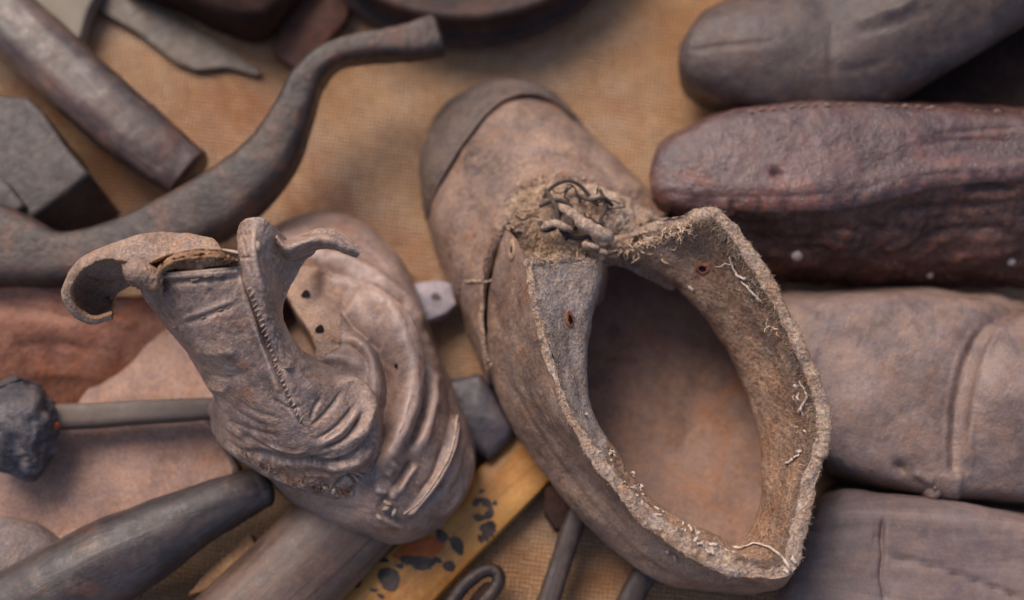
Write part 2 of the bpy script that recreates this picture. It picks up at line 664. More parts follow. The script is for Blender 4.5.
M['block'] = iron('grey_block', (46, 38, 36), (68, 58, 54), (90, 79, 73), rough=.5, metal=.0, bump=.4)
M['iron'] = iron('old_iron', (37, 28, 25), (56, 43, 38), (80, 63, 55), rust=(106, 66, 45), rough=.38, metal=.1, bump=.5)
M['blade'] = iron('dull_blade', (62, 53, 46), (80, 69, 60), (96, 84, 74), rust=(90, 73, 58), rough=.45, metal=.05, bump=.2)
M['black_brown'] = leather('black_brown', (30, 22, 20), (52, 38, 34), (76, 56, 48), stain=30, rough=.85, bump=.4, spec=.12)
M['pot'] = iron('dark_pot', (36, 26, 22), (60, 44, 38), (80, 58, 48), rust=(86, 56, 42), rough=.7, metal=.0, bump=.3)
M['pale'] = plain('pale_grey', (122, 116, 104), (146, 138, 124), 60, .7, .2)
M['orange'] = leather('orange_leather', (96, 60, 46), (142, 93, 71), (166, 122, 98), rust=(160, 88, 50), stain=24, rough=.45, bump=.5, wear=(176, 116, 80))
M['flat_pink'] = leather('pinkish_flat_leather', (124, 96, 82), (158, 128, 112), (178, 150, 134), stain=26, rough=.68, bump=.3, scratch=.3, rust=(160, 116, 92))
M['flat_edge'] = leather('dark_flat_leather', (66, 54, 52), (92, 78, 76), (112, 98, 92), stain=26, rough=.6, bump=.3)
M['hammer'] = iron('black_iron', (42, 38, 40), (74, 70, 74), (128, 124, 126), rust=(96, 82, 76), rough=.5, metal=.1, bump=1.0)
M['bar'] = wood('grey_bar', (70, 60, 54), (96, 84, 76), (114, 101, 91), 0, .55, 26, bump=.3)
M['dhandle'] = wood('dark_polished_handle', (40, 34, 34), (64, 56, 55), (96, 85, 81), -.45, .4, 26, rust=(140, 88, 52), bump=.4, spec=.5)
M['cyl'] = wood('brown_cylinder', (66, 52, 46), (98, 80, 70), (120, 100, 88), -.78, .45, 40, rust=(116, 84, 66), bump=.35)
M['cap_grey'] = leather('grey_cap', (84, 74, 72), (116, 104, 100), (136, 124, 118), stain=40, rough=.6, bump=.6, dust=(168, 154, 148))
M['red_brown_flat'] = leather('red_brown_flat', (62, 38, 30), (88, 56, 44), (106, 74, 60), stain=28, rough=.7, bump=.4)
M['scrap'] = leather('orange_scrap', (150, 104, 66), (190, 142, 94), (206, 166, 118), rust=(170, 96, 48), stain=40, rough=.6, bump=.3)
M['yellow'] = wood('yellow_strip', (140, 90, 38), (190, 136, 66), (206, 160, 92), -.8, .4, 20, rust=(172, 98, 42), bump=.2, spec=.45)
M['ink'] = plain('black_ink', (52, 46, 44), (92, 78, 66), 200, .5)
M['worn_red'] = plain('worn_orange', (150, 76, 34), (182, 106, 56), 120, .6)
M['steel'] = iron('pale_steel', (112, 104, 110), (142, 134, 140), (172, 165, 170), rough=.4, metal=.05, bump=.2)
M['blue_iron'] = iron('blue_grey_iron', (50, 46, 52), (76, 70, 76), (100, 93, 97), rough=.42, metal=.1, bump=.4, rust=(80, 66, 60))
M['stick'] = wood('dark_stick', (48, 38, 36), (72, 60, 56), (96, 82, 76), -1.26, .5, 40, bump=.4)


def add_noise(V, amp, size, octv=4, s=0, cu=False, cv=False, orient='out'):
    N = normals(V, cu, cv, orient)
    return V + N * (fbm(V, size, octv, s) * amp / 100)[..., None]


def solid(name, V, mat, parent, amp=.04, size=.012, s=0):
    """closed-round grid (rows along the body, columns round it)"""
    N = normals(V, False, True, 'out')
    V = V + N * (fbm(V, size, 4, s) * amp / 100)[..., None]
    base = np.cross(np.gradient(V, axis=0), np.roll(V, -1, 1) - np.roll(V, 1, 1))
    a = Acc().grid(V, False, True, np.sum(base * N) < 0)
    return a.build(name, mat, parent)


def at(px, py, z=0):
    return P(px, py, z)


#BODY
# ------------------------------------------------------------------ light
SUN_EL, SUN_ROT = math.radians(50), math.radians(-32)
w = bpy.data.worlds.new('World')
sc.world = w
w.use_nodes = True
nt = w.node_tree
sky = nt.nodes.new('ShaderNodeTexSky')
sky.sky_type = 'NISHITA'
sky.sun_disc = False
sky.air_density = .9
sky.dust_density = 3
sky.ozone_density = .9
sky.sun_elevation = SUN_EL
sky.sun_rotation = SUN_ROT
nt.links.new(sky.outputs[0], nt.nodes['Background'].inputs[0])
nt.nodes['Background'].inputs[1].default_value = 0.13
sd = bpy.data.lights.new('sun', 'SUN')
sd.energy = 2.1
sd.angle = math.radians(32)
sd.color = (1, .9, .8)
so = bpy.data.objects.new('sun', sd)
C.objects.link(so)
dv = Vector((math.sin(SUN_ROT) * math.cos(SUN_EL), math.cos(SUN_ROT) * math.cos(SUN_EL), math.sin(SUN_EL)))
so.rotation_euler = dv.to_track_quat('Z', 'Y').to_euler()
so.location = dv * 2
sc.view_settings.view_transform = 'Standard'
sc.view_settings.look = 'None'
sc.view_settings.exposure = EXPOSURE = 0.3
sc.view_settings.gamma = 1

# ------------------------------------------------------------------ the cloth everything lies on
g = np.stack(np.meshgrid(np.linspace(-.6, .6, 240), np.linspace(-.5, .6, 220), indexing='ij') + [np.zeros((240, 220))], -1)
g[..., 2] = fbm(g, .12, 3, 5) * .0016 - .004
cloth = Acc().grid(g).build('cloth_surface', M['burlap'])
cloth['kind'] = 'structure'
cloth['label'] = 'tan burlap cloth spread under the old shoes and tools'


def body(name, sections, mat, parent, nu=120, nv=110, amp=.05, size=.014, s=0, spec=None, front=None):
    G = PP(np.array(sections, float))
    V = cr(cr(G, nu, 0), nv, 1)
    V[..., 2] = np.maximum(V[..., 2], .0005)
    N = normals(V, orient='out')
    V = V + N * (fbm(V, size, 4, s) * amp / 100)[..., None]
    if spec:
        V = creases(V, N, spec)
    base = np.cross(np.gradient(V, axis=0), np.gradient(V, axis=1))
    fl = np.sum(base * N) < 0
    if front is None:
        return Acc().grid(V, False, True, fl).build(name, mat, parent), V
    a = Acc().grid(V[:, front:], False, False, fl).build(name, mat, parent)
    return a, (V, front, fl)


# ---- the four forms on the right
t = thing('shoe_last', 'dark grey rounded shoe last at the top, with a split across its toe', 'shoe last', at(800, 60), 'worn lasts and soles lying side by side')
sec = [[(678, 62, 2.0), (677, 60, 2.3), (677, 57, 2.6), (677, 54, 2.8), (678, 51, 2.6), (679, 48, 2.3), (680, 46, 1.6)],
       [(686, 96, .6), (682, 84, 2.4), (682, 68, 4.2), (684, 48, 4.7), (690, 30, 4.5), (694, 22, 3.0), (696, 22, 1)],
       [(712, 112, .3), (706, 102, 2.2), (706, 88, 4.4), (708, 52, 5.3), (714, 14, 4.8), (718, 4, 3), (722, 4, 1)],
       [(765, 116, .3), (762, 112, 2.2), (760, 103, 4.6), (760, 50, 5.8), (762, 2, 5.2), (766, -12, 3), (770, -12, 1)],
       [(835, 118, .3), (832, 114, 2.2), (830, 106, 4.8), (828, 48, 6.0), (828, -12, 5.4), (830, -28, 3), (834, -28, 1)],
       [(896, 100, .3), (893, 104, 2.4), (890, 96, 5.0), (880, 30, 6.6), (876, -40, 6.2), (880, -60, 3), (884, -60, 1)],
       [(972, 50, .3), (968, 58, 2.8), (965, 55, 5.6), (950, -5, 7.2), (940, -75, 6.8), (940, -95, 3), (944, -95, 1)],
       [(1056, 0, .3), (1052, 6, 3.2), (1050, 5, 6.2), (1040, -50, 7.8), (1030, -110, 7.2), (1030, -130, 3), (1030, -130, 1)],
       [(1100, -20, .3), (1098, -18, 3.4), (1096, -20, 6.4), (1090, -80, 7.8), (1080, -130, 7.2), (1080, -150, 3), (1080, -150, 1)]]
body('last_body', sec, M['last_dark'], t, amp=.06, s=3, spec=[
    ([(684, 52), (720, 46), (785, 41)], 2.2, -.16), ([(833, 18), (831, 60), (834, 104)], 2.2, -.16, .1), ([(834, 72), (860, 68), (892, 60)], 2, -.14),
    ([(700, 30), (712, 20), (735, 14)], 5, .05), ([(840, 25), (880, 14), (930, -8)], 5, .12), ([(850, 36), (900, 22), (940, 6)], 3, -.1),
    ([(870, 8), (890, 12), (915, 2)], 3, .16)])

t = thing('gap_shade_slab', 'very dark brown slab added as the deep shade in the gap between the two upper right forms', 'leather', at(980, 80))  # near-black slab added here to stand for the deep shade between the forms
Acc().grid(add_noise(puck([(872, 122), (884, 104), (930, 82), (985, 46), (1060, -6), (1110, -20), (1110, 124)], .1, 2.0, .3, .2, n=140, closed_smooth=False), .06, .02, 3, 15, False, True), False, True).build('shade_slab_body', M['black_brown'], t)
t = thing('upturned_shoe', 'reddish brown upturned shoe showing its scuffed sole, worn edge and pale tacks', 'shoe', at(850, 200), 'worn lasts and soles lying side by side')
sec = [[(651, 200, 2.5), (650, 192, 3.2), (649, 184, 3.9), (648, 178, 4.2), (650, 168, 4.2), (651, 163, 3.6), (652, 160, 3)],
       [(658, 225, 1.0), (655, 212, 3.0), (653, 196, 4.6), (653, 178, 5.2), (657, 152, 5.0), (659, 146, 4), (660, 143, 3)],
       [(682, 252, .4), (676, 234, 2.6), (674, 204, 5.2), (674, 176, 5.7), (680, 136, 5.4), (683, 129, 4.2), (685, 127, 3)],
       [(722, 272, .4), (718, 250, 2.8), (716, 206, 5.5), (716, 170, 6.0), (722, 120, 5.6), (724, 113, 4.2), (726, 111, 3)],
       [(785, 285, .4), (780, 262, 2.8), (778, 208, 5.8), (778, 170, 6.2), (784, 110, 5.8), (786, 103, 4.2), (788, 101, 3)],
       [(860, 288, .4), (858, 264, 2.8), (856, 204, 5.9), (856, 165, 6.2), (858, 108, 5.9), (858, 102, 4.2), (860, 100, 3)],
       [(940, 288, .4), (938, 262, 2.8), (936, 184, 5.9), (936, 155, 6.1), (938, 112, 5.9), (938, 105, 4.2), (940, 103, 3)],
       [(1025, 290, .4), (1025, 262, 2.8), (1025, 176, 5.9), (1025, 150, 6.0), (1025, 116, 5.9), (1026, 110, 4.2), (1028, 108, 3)],
       [(1100, 290, .4), (1100, 262, 2.8), (1100, 172, 5.9), (1100, 150, 6.0), (1100, 118, 5.9), (1100, 114, 4.2), (1100, 112, 3)]]
sp2 = [([(655, 198), (690, 207), (780, 208), (850, 203), (900, 188), (960, 178), (1040, 174)], 8, .1, .05),
       ([(655, 190), (700, 197), (780, 197), (850, 192), (905, 178), (980, 170)], 4, -.06, .1),
       ([(800, 236), (840, 230), (870, 235)], 2.4, -.28), ([(960, 190), (1000, 188), (1020, 193)], 3, -.35), ([(880, 215), (930, 208), (1020, 204)], 3, -.16),
       ([(775, 173), (779, 174)], 3, -.35, 0), ([(780, 242), (830, 243), (868, 246)], 3, .14), ([(900, 250), (960, 228), (1020, 232)], 4, -.12),
       ([(940, 262), (990, 252), (1024, 250)], 4, .14), ([(720, 222), (760, 226), (800, 222)], 4, -.1), ([(930, 135), (980, 130), (1024, 128)], 2.5, -.07),
       ([(900, 150), (960, 140), (1024, 142)], 2.5, -.06)]
for k in range(16):                                              # scuffs along the worn sole edge
    x = 700 + k * 21 + random.uniform(-12, 12)
    y = np.interp(x, [655, 690, 780, 850, 900, 960, 1040], [198, 207, 208, 203, 188, 178, 174])
    sp2.append(([(x, y - 9), (x + random.uniform(-5, 5), y + 7)], 3.2, random.uniform(-.16, .02), .3))
so_, (V2, fr, fl) = body('sole', sec, M['last_red'], t, nu=240, nv=160, amp=.09, size=.02, s=8, spec=sp2, front=52)
Vsd = V2[:, :53].copy()
Nsd = normals(V2, orient='out')[:, :53]
wsd = np.clip((52 - np.arange(53)) / 10, 0, 1)[None, :]
Vsd = Vsd + Nsd * ((fbm(Vsd, .014, 4, 61) * .0016 + ridge(Vsd * [1, 1, 1.6], .012, 63) * .0012) * wsd)[..., None]
Acc().grid(Vsd, False, False, fl).build('upper', M['side_red'], t)
tr = bvh([o for o in t.children])
for px, py, r in ((797, 256, .26), (930, 275, .17), (1011, 262, .2)):
    h, no = hit(tr, px, py)
    V = np.array([[h + no * z / 100 + (np.cross(no, [1, 0, 0]) * math.cos(b) + np.cross(no, np.cross(no, [1, 0, 0])) * math.sin(b)) * q * r / 100
                   for b in np.arange(14) / 14 * 6.2832] for q, z in ((1, -.05), (1, .04), (.8, .1), (.4, .13), (.01, .14))])
    Acc().grid(V, False, True).build('tack', M['nail'], t)
a = Acc()
for k in range(30):
    x = 752 + k * 9.3 + random.uniform(-4, 4) + random.uniform(-3, 3)
    y = np.interp(x, [740, 790, 860, 940, 1025], [111, 105, 103, 107, 112]) + random.uniform(-.5, 1.5)
    h, no = hit(tr, x, y + 1.5, .02)
    if h is not None and random.random() < .8:
        a.tube(cr(np.array([h + [-.0013, -.0003, 0], h + [0, .0002, .0005], h + [.0013, -.0002, -.0002]]), 6), .0006 * random.uniform(.4, 1.5), 5)
a.build('stitching', M['dull_thread'], t)

t = thing('leather_last', 'tan grey last with a curved groove before its raised heel block', 'shoe last', at(900, 390), 'worn lasts and soles lying side by side')
sec = [[(812, 440, .5), (808, 430, 2), (797, 395, 3.2), (785, 360, 3.6), (770, 325, 3.0), (766, 312, 2), (764, 308, .5)],
       [(818, 456, .3), (815, 446, 2), (806, 410, 4.0), (796, 365, 4.8), (786, 314, 4.3), (782, 298, 2.4), (780, 292, .5)],
       [(836, 482, .3), (832, 473, 2), (828, 454, 4.6), (822, 380, 5.2), (822, 307, 4.9), (822, 296, 2.6), (822, 290, .5)],
       [(880, 498, .3), (876, 489, 2), (873, 470, 4.7), (872, 390, 5.4), (876, 303, 5.0), (878, 292, 2.6), (880, 286, .5)],
       [(935, 508, .3), (933, 499, 2), (931, 487, 4.7), (932, 395, 5.4), (940, 306, 5.0), (942, 294, 2.6), (944, 288, .5)],
       [(955, 508, .3), (955, 500, 2), (956, 490, 4.7), (964, 395, 5.4), (985, 310, 4.9), (990, 298, 2.6), (992, 292, .5)],
       [(966, 508, .3), (966, 502, 2), (970, 485, 4.4), (990, 390, 6.0), (1015, 322, 5.0), (1020, 306, 2.6), (1022, 300, .5)],
       [(1030, 512, .3), (1030, 505, 2), (1030, 490, 4.4), (1040, 395, 6.1), (1050, 326, 5.0), (1054, 312, 2.6), (1056, 306, .5)],
       [(1100, 516, .3), (1100, 508, 2), (1100, 494, 4.4), (1104, 400, 6.1), (1106, 330, 5.0), (1108, 316, 2.6), (1110, 310, .5)]]
body('last_body', sec, M['last_tan'], t, nu=200, nv=150, amp=.08, size=.02, s=12, spec=[
    ([(1022, 306), (1000, 314), (980, 332), (966, 368), (957, 415), (956, 478)], 11, -.45, .05), ([(1020, 318), (1003, 326), (990, 345), (976, 385), (970, 430), (970, 480)], 5, .16, .1),
    ([(985, 318), (968, 340), (954, 380), (948, 430), (948, 478)], 4, .1, .1), ([(898, 466), (902, 469)], 4, -.4, 0), ([(912, 472), (935, 484)], 4, .2),
    ([(818, 340), (812, 360), (806, 372)], 4, .12), ([(818, 312), (824, 318)], 3, -.15, .1), ([(830, 420), (860, 440), (890, 446)], 7, -.06), ([(860, 330), (890, 350), (930, 345)], 12, -.06)])
pg = puck([(926, 482), (934, 476), (942, 482), (943, 494), (935, 500), (927, 494)], 2.0, 4.6, .35, .15, n=60)
Acc().grid(pg, False, True).build('peg', M['last_tan'], t)

t = thing('wooden_last', 'grey brown wooden last cracked across, lowest of the right-hand forms', 'shoe last', at(880, 560), 'worn lasts and soles lying side by side')
sec = [[(770, 640, .5), (770, 620, 1.6), (775, 600, 2.6), (785, 570, 3.2), (802, 535, 2.8), (812, 518, 1.6), (816, 512, .5)],
       [(776, 700, .3), (775, 680, 2), (780, 640, 3.8), (795, 575, 4.5), (814, 514, 3.9), (820, 498, 2.4), (824, 490, .5)],
       [(826, 730, .3), (826, 710, 2), (828, 680, 4.6), (834, 580, 5.0), (842, 499, 4.7), (845, 488, 2.6), (848, 482, .5)],
       [(882, 735, .3), (882, 715, 2), (882, 685, 4.8), (882, 590, 5.2), (884, 502, 4.9), (886, 493, 2.6), (888, 488, .5)],
       [(960, 740, .3), (960, 715, 2), (960, 690, 4.8), (960, 600, 5.2), (964, 512, 4.9), (968, 504, 2.6), (972, 498, .5)],
       [(1030, 745, .3), (1030, 715, 2), (1030, 695, 4.4), (1030, 610, 5.4), (1036, 530, 4.8), (1040, 514, 2.6), (1044, 508, .5)],
       [(1100, 745, .3), (1100, 715, 2), (1100, 700, 4.4), (1100, 620, 5.4), (1106, 540, 4.8), (1110, 524, 2.6), (1114, 518, .5)]]
body('last_body', sec, M['last_grey'], t, nu=220, nv=150, amp=.06, size=.02, s=14, spec=[
    ([(884, 516), (882, 540), (883, 556), (881, 575), (886, 605)], 1.8, -.3, .1), ([(882, 554), (900, 558), (950, 572), (1026, 600)], 1.8, -.3, .1),
    ([(872, 536), (884, 538)], 2, -.2), ([(882, 560), (890, 590), (886, 620)], 5, -.1), ([(760, 540), (810, 530), (860, 532)], 3, -.05), ([(900, 530), (960, 545), (1024, 548)], 3, -.05),
    ([(780, 580), (830, 570), (870, 575)], 3, -.05)])

# ---- upper left tools
t = thing('tool_handle', 'thick polished brown wooden handle with a flat cut end, upper left', 'handle', at(110, 100))
V = tube_solid([(-60, -45, 3, 33, 1.6), (0, 12, 3, 34, 1.65), (45, 54, 3, 34, 1.65), (95, 99, 3, 33, 1.6), (140, 137, 2.9, 32, 1.5), (168, 160, 2.8, 30, 1.4), (188, 175, 2.7, 28, 1.3)], power=3.0, cap1=.25)
solid('handle_body', V, M['handle'], t, .05, .02, 3)
a = thing('steel_block', 'squared grey block with a dark notched end face, left edge', 'block', at(40, 170))
V = puck([(-40, 92), (28, 96), (44, 112), (66, 145), (90, 174), (72, 188), (46, 208), (22, 224), (0, 200), (-40, 150)], .1, 3.6, .25, .1, n=160, closed_smooth=False)
for i in range(8):                                               # the end face slopes outward to its foot
    V[i, :, 0] += .006 * (1 - i / 7)
    V[i, :, 1] -= .008 * (1 - i / 7)
Acc().grid(V, False, True).build('block_body', M['block'], a)
V = puck([(-30, 172), (2, 178), (18, 196), (24, 206), (8, 214), (-10, 206), (-30, 196)], 3.0, 4.1, .2, .05, n=90)
Acc().grid(V, False, True).build('raised_lug', M['block'], a)
o = puck([(90, -20), (150, -4), (205, 34), (240, 56), (262, 72), (258, 76), (228, 67), (196, 70), (176, 62), (135, 30), (88, 4), (60, -20)], -.3, .15, .05, .03, n=150, closed_smooth=False)
t = thing('knife_blade', 'flat dull grey brown knife blade lying on the cloth', 'knife', at(170, 30))
Acc().grid(o, False, True).build('blade', M['blade'], t)
t = thing('grey_strap', 'pale grey flat strap end at the upper left edge', 'strap', at(55, 15))
Acc().grid(puck([(20, -30), (98, -30), (86, 14), (76, 42), (58, 30), (30, 4)], .2, 1.2, .15, .1), False, True).build('strap_body', M['pale'], t)
t = thing('dark_leather_piece', 'almost black leather piece hanging into the top edge beside the blade', 'leather', at(240, 5))
sec = [[(120, -10, .2), (124, -16, 1.5), (130, -26, 2.5), (140, -40, 2.5), (150, -55, .3)],
       [(170, 8, .2), (174, 2, 1.8), (184, -12, 3), (196, -32, 3), (206, -50, .3)],
       [(225, 34, .2), (228, 26, 1.8), (232, 8, 3.4), (240, -20, 3.4), (246, -50, .3)],
       [(262, 42, .2), (264, 32, 1.6), (264, 10, 3.4), (264, -20, 3.2), (264, -50, .3)],
       [(292, 14, .2), (290, 8, 1.6), (286, -6, 3.0), (282, -26, 3), (280, -50, .3)],
       [(322, -20, .2), (318, -24, 1.4), (312, -30, 2.4), (304, -40, 2.4), (300, -54, .3)]]
body('leather_body', sec, M['black_brown'], t, 90, 70, .05, .02, 21)
t = thing('red_brown_piece', 'dark reddish brown flat piece between the black leather piece and the curved tool', 'leather', at(310, 25))  # flat piece in dark red-brown, laid over the cloth
Acc().grid(add_noise(puck([(292, -14), (352, -14), (346, 18), (322, 46), (296, 68), (272, 52), (280, 26)], .05, .7, .1, .3, n=120, closed_smooth=False), .05, .03, 3, 14, False, True), False, True).build('flat_body', M['red_brown_flat'], t)
t = thing('iron_pot', 'round dark brown pot with a rolled rim, cut by the top edge', 'pot', at(462, -40))
prof = [(0, 7.6, .1), (0, 8.0, .25), (0, 8.35, .5), (0, 8.4, .75), (0, 8.2, .95), (0, 7.9, 1.05), (0, 7.75, 1.5), (0, 7.85, 2), (0, 7.95, 2.6), (0, 8.1, 2.9), (0, 8.2, 3.2), (0, 8.0, 3.4), (0, 7.7, 3.3), (0, 7.4, 2.9), (0, 7.2, 2), (0, 6.8, 1.2), (0, .1, 1.0)]
cc = at(466, 52, 0) + np.array([0, .093, 0])
pr = cr(np.array(prof), 90) * [1, 1.107, 1]
th = np.arange(160) / 160 * 6.2832
V = np.stack([cc[0] + pr[:, 1:2] / 100 * np.cos(th), cc[1] + pr[:, 1:2] / 100 * np.sin(th), np.repeat(pr[:, 2:3] / 100, 160, 1)], -1)
Acc().grid(V, False, True).build('pot_body', M['pot'], t)
t = thing('curved_iron', 'long curved iron shoemaking tool bending from a blunt tip to a flared foot', 'iron tool', at(250, 150))
V = tube_solid([(436, 36, 4.6, 21, .7), (405, 44, 4.6, 17, .8), (365, 48, 4.6, 14, .85), (332, 58, 4.6, 13, .9), (308, 82, 4.4, 16, 1.0), (292, 118, 4.2, 20, 1.1), (268, 162, 4.0, 28, 1.2),
                (222, 202, 3.9, 33, 1.2), (165, 231, 3.8, 31, 1.1), (110, 250, 3.7, 27, 1.0), (60, 260, 3.6, 27, 1.0), (15, 250, 3.6, 38, 1.0), (-40, 240, 3.6, 50, 1.0)], res=200, power=3.6, cap0=.3)
solid('tool_body', V, M['iron'], t, .05, .014, 5)
# ---- left middle
t = thing('leather_upper', 'orange brown leather upper with a rolled rim, at the left edge', 'leather', at(50, 330))
sec = [[(-60, 292, 1.5), (-58, 285, 2.6), (-55, 300, 2.8), (-50, 330, 2.6), (-50, 365, 1.8), (-50, 410, .3)],
       [(0, 290, 1.5), (0, 284, 2.8), (2, 300, 2.9), (4, 330, 2.8), (4, 368, 1.8), (4, 412, .3)],
       [(18, 272, 1.5), (18, 266, 3.4), (22, 290, 3.0), (30, 325, 2.9), (30, 368, 1.8), (30, 412, .3)],
       [(42, 274, 1.5), (43, 268, 3.3), (50, 292, 3.0), (58, 325, 2.8), (60, 368, 1.7), (60, 410, .3)],
       [(72, 294, 1.4), (74, 288, 2.9), (80, 305, 2.8), (90, 332, 2.5), (92, 368, 1.6), (92, 408, .3)],
       [(108, 296, 1.2), (112, 296, 2.2), (118, 312, 2.1), (122, 338, 1.9), (122, 368, 1.2), (118, 404, .3)],
       [(168, 296, .5), (172, 300, 1.0), (172, 312, 1.0), (168, 330, .9), (156, 362, .6), (140, 400, .2)]]
body('leather_body', sec, M['orange'], t, 120, 110, .07, .02, 31, spec=[([(-10, 290), (14, 288), (40, 290), (80, 304), (140, 330)], 5, .2, .1), ([(0, 305), (40, 310), (90, 325)], 6, -.14), ([(0, 350), (50, 345), (110, 352)], 10, -.12), ([(10, 380), (60, 372), (110, 380)], 8, .08)])
t = thing('leather_offcut', 'pinkish tan pointed leather offcut beneath the leaning boot shaft', 'leather', at(155, 370))
Acc().grid(add_noise(puck([(152, 314), (192, 344), (228, 404), (215, 416), (70, 416), (82, 396), (118, 352)], .05, 1.0, .1, .2, n=140, closed_smooth=False), .04, .03, 3, 4, False, True), False, True).build('offcut_body', M['flat_pink'], t)
t = thing('leather_sole', 'flat pinkish leather sole with a dark cut edge, under the hammer', 'leather sole', at(120, 480))
V = puck([(-40, 420), (60, 418), (204, 414), (216, 424), (240, 470), (226, 488), (150, 518), (78, 548), (40, 540), (-40, 520)], .1, 1.5, .2, .2, n=200, closed_smooth=False)
V = add_noise(V, .05, .03, 3, 6, False, True)
Acc().grid(V[12:], False, True).build('sole_face', M['flat_pink'], t)
Acc().grid(V[:13], False, True).build('sole_edge', M['flat_edge'], t)
t = thing('hammer', 'small hammer with a lumpy blackened iron head and a thin grey handle', 'hammer', at(100, 420))
V = tube_solid([(34, 418, 3.0, 13, .5), (90, 416, 2.9, 12.5, .5), (150, 412, 2.8, 12, .5), (212, 409, 2.7, 11, .5), (240, 408, 2.6, 10, .5)], power=3.5, cap1=.2)
solid('hammer_handle', V, M['bar'], t, .02, .02, 2)
V = tube_solid([(8, 408, 3.4, 36, 1.2), (14, 418, 3.6, 40, 1.4), (16, 432, 3.7, 40, 1.5), (12, 448, 3.5, 38, 1.4), (6, 460, 3.3, 34, 1.2)], power=2.6, sides=90, res=110, cap0=.4, cap1=.3)
solid('hammer_head', V, M['hammer'], t, .32, .012, 9)
V = tube_solid([(41, 433, 4.2, 4, .22), (48, 430, 4.0, 4.5, .25), (56, 426, 3.6, 4, .2)], power=2.2, res=30, sides=20)
solid('wedge', V, M['worn_red'], t, .03, .006, 9)
t = thing('awl_handle', 'dark polished club-shaped wooden handle, lower left', 'handle', at(150, 540))
V = tube_solid([(20, 606, 3, 40, 1.7), (58, 590, 3, 45, 1.9), (110, 562, 3, 44, 1.9), (165, 533, 2.9, 36, 1.6), (215, 508, 2.8, 28, 1.3), (244, 495, 2.7, 24, 1.1), (258, 489, 2.6, 21, .95)], power=2.1, cap0=.6, cap1=.7)
solid('handle_body', V, M['dhandle'], t, .06, .02, 12)
t = thing('rounded_leather_cap', 'rounded dusty grey leather end in the bottom left corner', 'leather', at(15, 560))
V = puck([(-60, 520), (-20, 512), (20, 517), (48, 532), (62, 556), (56, 590), (30, 640), (-60, 640)], .1, 2.6, 1.0, .7, n=120)
Acc().grid(add_noise(V, .05, .02, 3, 7, False, True), False, True).build('cap_body', M['cap_grey'], t)
t = thing('wooden_roller', 'stout brown wooden cylinder running out from beneath the crumpled boot', 'roller', at(300, 570))
V = tube_solid([(385, 486, 1.9, 48, 1.9), (345, 525, 1.9, 50, 1.9), (290, 580, 1.9, 52, 1.9), (230, 640, 1.9, 54, 1.9), (190, 680, 1.9, 54, 1.9)], power=2.05, sides=80, cap0=.15)
solid('roller_body', V, M['cyl'], t, .03, .02, 13)
t = thing('leather_scrap', 'small orange tan leather scrap beside the dark club-shaped handle', 'leather', at(225, 565))
Acc().grid(puck([(250, 532), (258, 552), (256, 566), (216, 588), (186, 596), (205, 574)], .4, 1.6, .1, .1, n=90, closed_smooth=False), False, True).build('scrap_body', M['scrap'], t)
# ---- bottom middle
t = thing('yellow_rule', 'yellow wooden strip with black ink marks, between the two shoes', 'ruler', at(440, 540))
V = puck([(540, 420), (556, 474), (548, 484), (480, 552), (424, 612), (400, 640), (296, 640), (340, 596), (396, 544), (470, 474), (520, 430)], .1, 1.0, .35, .25, n=180, closed_smooth=False)
Acc().grid(V, False, True).build('strip_body', M['yellow'], t)
tr = bvh(list(t.children))


def blob(px, py, rx, ry, rot, mat, name, seed=0, nn=26):
    rr = np.random.default_rng(seed)
    rad = 1 + .1 * np.cos(np.arange(nn) / nn * 6.28 * 2 + rr.random() * 6) + .07 * np.cos(np.arange(nn) / nn * 6.28 * 3 + rr.random() * 6) + rr.normal(0, .05, nn)
    vs = []
    for q in (0.01, .5, 1):
        for k in range(nn):
            b = k / nn * 6.2832
            x, y = math.cos(b) * rx * rad[k] * q, math.sin(b) * ry * rad[k] * q
            h, no = hit(tr, px + x * math.cos(rot) - y * math.sin(rot), py + x * math.sin(rot) + y * math.cos(rot), .03)
            vs.append(h if h is not None else at(px + x, py + y, 1.0))
    return np.array(vs).reshape(3, nn, 3)


a = Acc()
for k, (x, y, rx, ry, ro) in enumerate([(389, 579, 12, 11, 0), (357, 582, 5, 6, 0), (422, 563, 13, 7, .2), (409, 560, 9, 5, .1), (449, 566, 6, 6, 0), (457, 545, 10, 6, .9), (442, 536, 8, 5, .7),
                                        (495, 503, 3, 2.5, 0), (482, 491, 3, 1.6, 0), (488, 527, 8, 6, -.5), (374, 590, 4, 2, 0), (400, 566, 4, 3, 0), (383, 560, 6, 2.5, .3), (437, 560, 5, 3, .2), (381, 596, 4, 2, .4)]):
    a.grid(blob(x, y, rx, ry, ro, None, '', k), False, True)


def brush(poly, wpx):
    q = even(np.array(poly, float), 26)
    T = np.gradient(q, axis=0)
    T /= np.linalg.norm(T, axis=1, keepdims=True)
    n_ = np.stack([-T[:, 1], T[:, 0]], -1)
    wv = wpx * (1 + .3 * np.sin(np.arange(26) * .9)) * np.sqrt(np.clip(np.minimum(np.arange(26), np.arange(26)[::-1]) / 3, .15, 1))
    rows = []
    for s_ in (-1, 0, 1):
        rows.append([hit(tr, *(q[i] + n_[i] * wv[i] * s_), .03)[0] for i in range(26)])
    if all(p is not None for r in rows for p in r):
        a.grid(np.array(rows))


